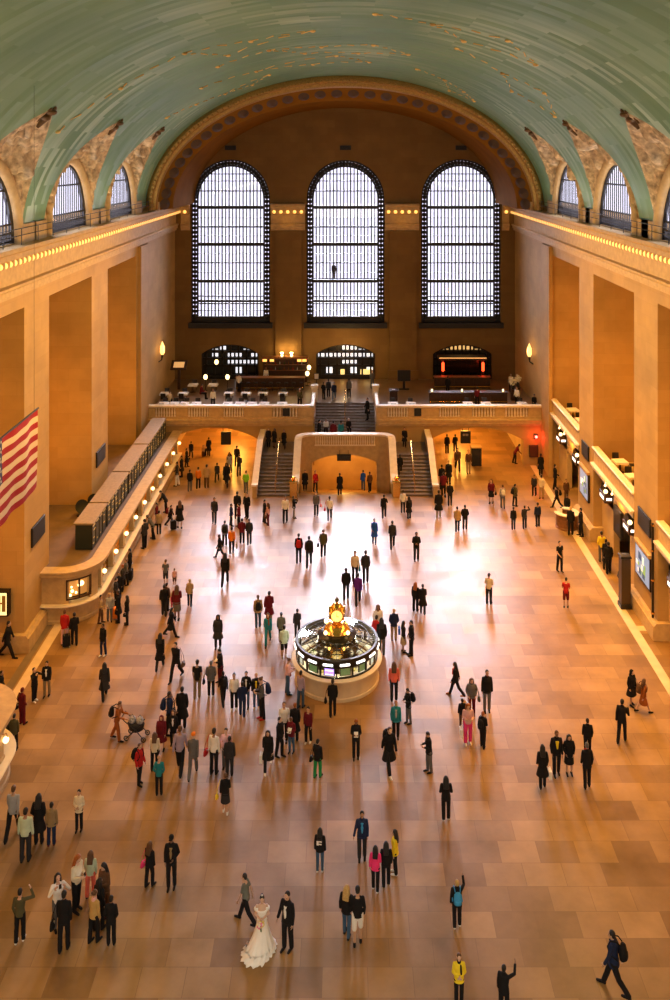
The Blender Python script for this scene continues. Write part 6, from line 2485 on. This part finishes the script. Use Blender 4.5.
376 890.5 851|st|170|l:blk|j:pnk|t:blk|wht||person in bright pink jacket in the foreground
385.6 887.5 847|st|180|l:blk|j:blk|t:blk|tan||person in black between the pink and yellow jackets
347 937 887|st|160|l:bln|j:blk|j:jea|blk||fair long-haired person in black with arm round the white shorts
357.5 944.5 888|st|180|s:blk|s:blk|h:wht|blk||person in black top and white shorts in the foreground
457 927.5 882|up|180|s:bln|j:blk|t:blk|wht|bp:sky=pale blue backpack of the fair figure, lower right of centre|fair-haired person with pale blue backpack, lower right of centre
459 1006 957|fo|0|s:brn|j:yel|t:blk|blk|scarf:blk|person in yellow and black jacket at the bottom edge
504 1018 969|up|150|s:blk|j:blk|t:blk|blk||person in black raising an arm at the bottom edge
614 992.5 931.5|wk|-120|s:blk|j:nvy|t:blk|blk|bp:blk=black backpack of the walker in the lower right corner|person in dark blue walking in the lower right corner
@ diners on the balcony
158.5 0 0 z4.1 @169.5,78.2|si|180|s:brn|s:crm|t:blk|blk||diner in cream shirt at the left end of the balcony
0 0 0 z4.1 @201,80.6|si|90|s:blk|j:mar|t:blk|blk||diner in dark red on the left balcony among the middle tables
0 0 0 z4.1 @213,77.6|st|0|s:blk|s:wht|t:blk|blk||waiter in white shirt standing in the gap between front tables
0 0 0 z4.1 @239,83.0|st|180|s:blk|s:wht|t:blk|blk||waiter in white shirt at the left end of the long bar
0 0 0 z4.1 @266,85.6|st|0|s:brn|s:wht|t:blk|blk||bartender in white shirt behind the left bar
0 0 0 z4.1 @300,77.6|st|20|s:brn|s:olv|t:blk|blk||person in olive top near the left newel of the balcony
0 0 0 z4.1 @511,83.0|st|-20|s:brn|s:crm|t:blk|blk||person in cream shirt by the flowers on the right balcony
0 0 0 z4.1 @517,78.2|st|-40|s:blk|s:wht|t:blk|blk||waiter in white shirt at the right end of the right balcony
0 0 0 z4.1 @534,77.2|si|0|s:blk|j:blk|t:blk|blk||diner in black at the far right end of the balcony
0 0 0 z4.1 @477,78.2|st|180|s:blk|s:mar|t:blk|blk||person in dark red at the right bar
0 0 0 z4.1 @448,82.0|st|180|s:blk|j:blk|t:blk|blk||person in black standing before the red lit bar
0 0 0 z13.86 @334,89.05|st|180|s:blk|j:blk|t:blk|blk||person silhouetted on the catwalk behind the middle great window
0 0 0 z4.1 @372,84.5|st|0|s:gry|s:gry|t:gry|blk||person in pale grey beside the right of the central doorway
'''
grp = None
PPL = {}
TODO = []
for ln in PEOPLE.strip().split('\n'):
    if ln.startswith('@'):
        grp = ln[2:]
        continue
    a = ln.split('|')
    pos, pose, hd, hair, top, bot, sh, ex, lab = a
    ps = pos.split()
    z, fixed = 0.0, None
    for q in ps[3:]:
        if q[0] == 'z':
            z = float(q[1:])
        if q in 'LU':
            for k in range(NS if q == 'L' else NU):
                zk = 2.0 * (k + 1) / NS if q == 'L' else 2.0 + 2.1 * (k + 1) / NU
                yk = (68.0 if q == 'L' else 75.3) + k * .335
                yy = ground(float(ps[0]), float(ps[1]) - 1, zk).y
                if yk - .05 <= yy <= yk + .40:
                    z = zk
        if q[0] == '@':
            fixed = [float(v) for v in q[1:].split(',')]
    fx, fy, hy = float(ps[0]), float(ps[1]), float(ps[2])
    kid = 'child' in lab and 'holding' not in lab and 'next to' not in lab
    if fixed:
        loc, h = Vector((px_x(fixed[0], fixed[1]), fixed[1], z)), 1.72
    else:
        loc = ground(fx, fy - 1.0, z)
        h = (fy - hy) / (fy - 1 - CY) * (H - z)
        h = min(1.5, max(.95, h)) if kid else min(1.93, max(1.56, h))
        if pose in ('be', 'si'):
            h = 1.74
        if pose == 'si':
            loc = Vector((px_x(fx, 76.15), 76.15, 2.30))
    # nobody stands inside the counter, its ledge or the walls
    if z == 0:
        if 51.2 < loc.y < 75 and -16 < loc.x < -13.3:
            loc.x = -13.42 if pose != 'be' else -13.2
        elif loc.y <= 51.2 and loc.x < -13 and loc.y > 47.5:
            d = Vector((loc.x + 16.05, loc.y - 51.2))
            if d.length < 2.62:
                d = d.normalized() * 2.62
                loc.x, loc.y = d.x - 16.05, d.y + 51.2
        if 16.9 < loc.x < 20:
            loc.x = 16.6
    if z > 0:
        loc.z += .008
    extras, bags = [], []
    for e in [q for q in ex.split(';') if q]:
        if '=' in e:
            k, l2 = e.split('=')
            bags.append((k[:2], k[3:], l2))
        else:
            extras.append(tuple(e.split(':')))
    TODO.append([loc, h, pose, float(hd), hair, top, bot, sh, extras, lab, grp, bags])
# neighbours in the crowd keep a shoulder's width apart
for it in range(30):
    for i, a in enumerate(TODO):
        for b in TODO[:i]:
            if abs(a[0].z - b[0].z) > .3 or 'si' in (a[2], b[2]):
                continue
            d = a[0] - b[0]
            d.z = 0
            r = .25 * (a[1] + b[1]) / 1.74 + (.12 if a[2][0] == 'w' or b[2][0] == 'w' else 0) + (.1 if any(q[0] == 'bp' for q in a[11] + b[11]) else 0)
            if 1e-5 < d.length < r:
                p = d.normalized() * (r - d.length) * .5
                a[0] += p
                b[0] -= p
for loc, h, pose, hd, hair, top, bot, sh, extras, lab, grp, bags in TODO:
    if loc.z == 0 and 51.2 < loc.y < 75 and -16 < loc.x < -13.3:
        loc.x = -13.4 if pose != 'be' else -13.2
    o = person(loc, h, pose, hd, hair, top, bot, sh, extras, lab, grp)
    PPL[lab] = o
    for k, c, l2 in bags:
        b = bag(k, o, c, l2)
        b['group'] = {'bp': 'backpacks worn in the hall', 'hb': 'handbags carried in the hall', 'sb': 'carrier bags in the hall', 'sc': 'suitcases in the hall'}[k]


def who(s):
    return next(v for k, v in PPL.items() if s in k)


# steps or chairs under the people who sit
# print on the hoodie, and the groom's bow tie
hd_ = who('hoodie')
m = MB()
m.box(-.11, .12, .150, .158, 1.30, 1.345)
m.box(.03, .12, .150, .158, 1.17, 1.30)
m.box(-.10, .04, .150, .158, 1.20, 1.245)
m.obj('white_print', cloth('wht'), hd_)
hd_.rotation_euler[2] = math.radians(170)
g = who('groom')
m = MB()
m.prism([(-.06, 1.44), (0, 1.455), (.06, 1.44), (.06, 1.49), (0, 1.475), (-.06, 1.49)], 'y', -.155, -.125)
m.obj('bow_tie', cloth('blk'), g)
# small white pages and glowing phones in people's hands
for key, off, em, lab in (('reading a white leaflet', (0, -.36, 1.16), 0, 'white leaflet in the hands of the person reading below the booth'), ('reading a paper', (0, -.36, 1.16), 0, 'white paper held by the person in dark red below the booth'), ('bowed over a leaflet', (0, -.36, 1.16), 0, 'white leaflet held by the bowed figure above the tour group')):
    o = who(key)
    t = put('leaflet', MB().box(-.09, .09, -.004, .004, 0, .22).xf(Matrix.Rotation(-.9, 4, 'X')).mesh('leaflet', cloth('wht')), cloth('wht'))
    t.location = rel(o, off)
    t.rotation_euler = (0, 0, o.rotation_euler[2])
    tag(t, lab, 'leaflet')
PHS = mat('phone_glow', (.8, .85, 1), .2, emit=(.8, .88, 1), es=5)
for key, off, lab in (('glowing phone', (.0, -.33, 1.52), 'glowing phone held up by the woman in white at the lower left'), ('lit phone', (0, -.36, 1.2), 'lit phone in the hands of the figure in dark brown at lower left'), ('cream top and black trousers at lower left', (0, -.36, 1.2), 'lit phone held by the auburn-haired person at lower left')):
    o = who(key)
    t = thing('phone', lab, 'phone', rel(o, off), o.rotation_euler[2], 'phones held at the lower left')
    MB().cbox(-.045, .045, -.006, .006, 0, .16, .004).obj('phone_body', BLACK, t)
    MB().box(-.04, .04, .0065, .0085, .01, .15).obj('phone_screen', PHS, t)

# ------------------------------------------------------------------ the bride
BL = ground(262, 947)
SKINB = mat('skin_bride', (.62, .42, .32), .5)
b = put('person', part('fo', 'body'), SKINB)
b.location = BL
b.scale = (.96,) * 3
b.rotation_euler = (0, 0, math.radians(5))
tag(b, 'bride in an off-shoulder white gown with a long train, dark hair up', 'person', 'people in the foreground')
put('hair', part('fo', 'hair_bun'), hairm('blk'), b)
for k in (0, 1):
    put('shoe', part('fo', 'shoe%d' % k), cloth('wht'), b)
SATIN = mat('white_satin', (.88, .87, .86), .5, var=.03, scale=6, bump=.2, bscale=14)
sk = Skel('fo')
m = MB()
loft(m, [(sk.T(V(0, dy, z)), V(rx + .016, 0, 0), V(0, ry + .016, 0)) for z, rx, ry, dy in TORSO if z <= .38], 24)
m.obj('bodice', SATIN, b, smooth='all')
m = MB()
for s in (-1, 1):
    sh, el = sk.arms[0 if s < 0 else 1][:2]
    loft(m, [(sh.lerp(el, .12), V(.075, 0, 0), V(0, .075, 0)), (sh.lerp(el, .25), V(.09, 0, 0), V(0, .09, 0)), (sh.lerp(el, .42), V(.08, 0, 0), V(0, .08, 0))], 14)
m.tube([(-.2, -.07, 1.33), (-.1, -.13, 1.31), (0, -.14, 1.3), (.1, -.13, 1.31), (.2, -.07, 1.33)], .03, 8)
m.obj('off_shoulder_sleeve', SATIN, b, smooth='all')
m = MB()
n = 72
rowsg = []
for j in range(16):
    f = j / 15
    z = 1.06 - 1.045 * f ** .95
    row = []
    for k in range(n + 1):
        a = 2 * PI * k / n
        dirx, diry = math.cos(a), math.sin(a)
        rx = .155 + .30 * f ** 1.25
        ry = .12 + .28 * f ** 1.25
        # the train runs out to the bride's right, towards the camera
        tr_ = max(0, math.cos(a - math.radians(232))) ** 2 * .24 * max(0, f - .45) ** 1.6 * 3
        fold = 1 + (.05 * math.sin(a * 11 + f * 2) + .035 * math.sin(a * 23 + 1)) * f ** 1.5
        hem = .02 * math.sin(a * 17) * f ** 4
        row.append((dirx * (rx + tr_) * fold, diry * (ry + tr_) * fold - .01, max(.008, z + hem)))
    rowsg.append(row)
m.grid(rowsg)
m.obj('gown_skirt', SATIN, b, smooth='all')
m = MB()
rnd = random.Random(5)
rowsg = []
for j in range(7):
    f = j / 6
    row = []
    for k in range(n + 1):
        a = 2 * PI * k / n
        tr_ = max(0, math.cos(a - math.radians(232))) ** 2 * .24 * .55 ** 1.6 * 3
        r = .39 + tr_ * (1 + .3 * f) + .10 * f
        w = 1 + .06 * math.sin(a * 19 + j) + .05 * math.sin(a * 31 + 2 * j)
        row.append((math.cos(a) * r * w, math.sin(a) * r * w - .01, .02 + .16 * (1 - f) ** 1.3 + .025 * math.sin(a * 27 + 3 * j) * (1 - f)))
    rowsg.append(row)
m.grid(rowsg)
m.obj('ruffled_train', SATIN, b, smooth='all')
m = MB().sphere((sk.HT(V(0, .03, .12))), .035, 10)
m.obj('hair_ornament', SATIN, b, smooth=True)
t = thing('bouquet', 'small bouquet of yellow and pink flowers in the hands of the bride', 'bouquet', rel(b, (-.05, -.32, 1.0)), 0)
fl3 = [mat('petal_yellow', (.8, .65, .2), .7), mat('petal_pink', (.75, .25, .45), .7), mat('petal_cream', (.85, .8, .7), .7)]
rnd = random.Random(3)
for q in range(3):
    m = MB()
    for k in range(9):
        v = Vector((rnd.gauss(0, 1), rnd.gauss(-.4, .8), rnd.gauss(.3, .8))).normalized() * .1
        m.sphere(v + Vector((0, 0, .05)), .038, 8)
    m.obj('flowers', fl3[q], t)
MB().tube([(0, 0, .0), (.02, .02, -.2)], [.03, .022], 8).obj('flower_stems', mat('stem_green', (.05, .15, .03), .6), t)

# ------------------------------------------------------------------ the stroller with bags
g = ground(136.5, 738)
t = thing('stroller', 'dark stroller loaded with grey patterned bags, pushed by the person in rust', 'stroller', g, math.radians(-8))
FRM = mat('stroller_frame', (.03, .03, .03), .4, .5)
m = MB()
for y in (-.24, .24):
    m.tube([(-.62, y, 1.0), (-.45, y, .85), (.05, y, .5), (.42, y, .12)], .02, 8)
    m.tube([(.3, y, .72), (.05, y, .5), (-.38, y, .12)], .02, 8)
m.tube([(-.62, -.24, 1.0), (-.62, .24, 1.0)], .024, 8)
m.obj('frame', FRM, t)
loftm = MB()
loft(loftm, [(V(.0, 0, .36), V(.22, 0, 0), V(0, .2, 0)), (V(0, 0, .42), V(.32, 0, 0), V(0, .23, 0)), (V(-.02, 0, .66), V(.4, 0, 0), V(0, .24, 0)), (V(-.02, 0, .72), V(.34, 0, 0), V(0, .2, 0))], 18)
loftm.obj('seat_shell', cloth('chr'), t, smooth='all')
for x in (.42, -.38):
    for y in (-.26, .26):
        w = MB()
        w.tube([(x + .1 * math.cos(q * PI / 8), y, .12 + .1 * math.sin(q * PI / 8)) for q in range(16)], .022, 6, True)
        for q in range(4):
            a = q * PI / 4
            w.tube([(x - .1 * math.cos(a), y, .12 - .1 * math.sin(a)), (x + .1 * math.cos(a), y, .12 + .1 * math.sin(a))], .008, 4)
        w.obj('wheel', BLACK, t)
for k, (x, w_) in enumerate(((-.2, 'first'), (.16, 'second'))):
    q = thing('patterned_bag', 'grey and white patterned bag on the stroller, %s from the handle' % w_, 'bag', g + Matrix.Rotation(math.radians(-8), 3, 'Z') @ Vector((x, 0, .70)), .3 * k, 'bags on the stroller')
    m = MB()
    loft(m, [(V(0, 0, 0), V(.12, 0, 0), V(0, .14, 0)), (V(0, 0, .08), V(.17, 0, 0), V(0, .19, 0)), (V(0, 0, .2), V(.14, 0, 0), V(0, .16, 0)), (V(0, 0, .27), V(.06, 0, 0), V(0, .08, 0))], 16)
    m.obj('bag_body', mat('patterned_cloth', (.32, .32, .33), .8, var=.75, scale=16), q, smooth='all')
    MB().tube([(-.08, 0, .24), (0, 0, .36), (.08, 0, .24)], .012, 6).obj('bag_handle', cloth('chr'), q)

# ------------------------------------------------------------------ lights of the hall
WARM = (1.0, .54, .15)
AMB = (1.0, .46, .075)
LP = LIGHTS
for (c, r), k in zip(WIN, (.72, 1.2, .72)):
    lamp_area('daylight_%s' % c, (c, 93.0, 19.6), (0, -1, -.45), 2 * r + .3, 17.5, LP['win'] * k, (.95, .95, 1.0), 70)
for s in (-1, 1):
    for yk in LUN[s][1:]:
        lamp_area('clerestory_day', (s * 17.5, yk, 23.7), (-s, 0, -.15), 7.4, 4.1, LP['cler'], (.92, .93, 1.0), 160)
    # lamps hidden on the cornice wash the vault
    lamp_strip('cornice_wash', (s * 16.2, 36, 21.95), (-s * .8, 0, .75), .5, 76, LP['vault'], (1.0, .88, .62), 175)
    for yk in OPEN[s][1:]:
        lamp_point('gallery_lamp', (s * 19.3, yk - 1.0, 8.5 if s < 0 else 11.0), LP['gal'], (1.0, .38, .045), .5)
    # lamps below the galleries and over the ticket counter
for x in (-10.2, 10.6):
    for y in (78.5, 84):
        lamp_point('passage_lamp', (x, y, 2.95), LP['pas'], AMB, .35)
lamp_point('ramp_lamp', (0, 76, .6), LP['pas'] * .8, AMB, .3)
for yk in OPEN[1][2:]:
    lamp_point('gate_lamp', (17.1, yk, 4.2), LP['gate'], AMB, .3)
for y in (52.5, 57, 61.5, 66, 70.5):
    lamp_point('counter_glow', (-13.6, y, 2.2), LP['count'], AMB, .15)
lamp_area('balcony_glow', (-10, 82, 9.0), (0, .1, -1), 9, 7, LP['bal'], AMB, 160)
lamp_area('balcony_glow', (10.5, 82, 9.0), (0, .1, -1), 9, 7, LP['bal'] * .7, AMB, 160)
# unseen fill lamp added at the viewer's end to brighten the near floor
lamp_area('near_fill_lamp', (0, 2, 16.0), (0, .75, -.75), 26, 4, LP['near'], (1.0, .86, .62), 115)
lamp_point('doorway_lamp', (0, 85.0, 7.2), LP['door'], (1.0, .6, .22), .3)
for s in (-1, 1):
    lamp_strip('side_fill_strip', (s * 9.0, 46, 18.5), (s * .95, 0, -.3), 1.5, 42, LP['side'], (1.0, .55, .10), 135)  # added fill strip without a fixture, warms the piers and side walls
    lamp_strip('side_fill_strip', (s * 11.5, 54, 18.0), (s * .04, 0, -1), 1.5, 34, LP['down'] * (1.0 if s > 0 else .45), AMB, 100)  # second added fill strip, turns the floor along the sides amber
    lamp_point('end_vault_lamp', (s * 15.3, 82, 22.6), LP['endv'], AMB, .3)
    lamp_point('pilaster_lamp', (s * 5.7, 87.0, 20.0), LP['endv'] * .12, AMB, .2)
for k in range(6):
    a = PI / 6 + PI / 3 * k
    lamp_point('booth_lamp', (BX + 1.5 * math.cos(a), BY + 1.5 * math.sin(a), 1.55), LP['booth'], (1, .92, .72), .12)

w = bpy.data.worlds.new('World')
SC.world = w
w.use_nodes = True
w.node_tree.nodes['Background'].inputs[0].default_value = (.9, .91, 1.0, 1)
w.node_tree.nodes['Background'].inputs[1].default_value = LP['world']

# ------------------------------------------------------------------ camera
cam = bpy.data.cameras.new('camera')
cam.sensor_fit = 'AUTO'
cam.sensor_width = 36
cam.lens = F * 36 / 1000
cam.shift_x = -(CX - 335) / 1000
cam.shift_y = -(500 - CY) / 1000
cam.clip_end = 400
co = bpy.data.objects.new('camera', cam)
COL.objects.link(co)
co.location = (0, 0, H)
co.rotation_euler = (PI / 2, 0, 0)
SC.camera = co
vs_ = SC.view_settings
vs_.view_transform = 'Standard'
vs_.look = 'None'
vs_.gamma = 1
vs_.exposure = LP['exp']
vs_.use_curve_mapping = False
SC.cycles.use_denoising = True
SC.cycles.max_bounces = 7
SC.cycles.diffuse_bounces = 4
SC.cycles.glossy_bounces = 3
SC.cycles.transparent_max_bounces = 8
SC.cycles.sample_clamp_indirect = 6
SC.cycles.caustics_reflective = False
SC.cycles.caustics_refractive = False
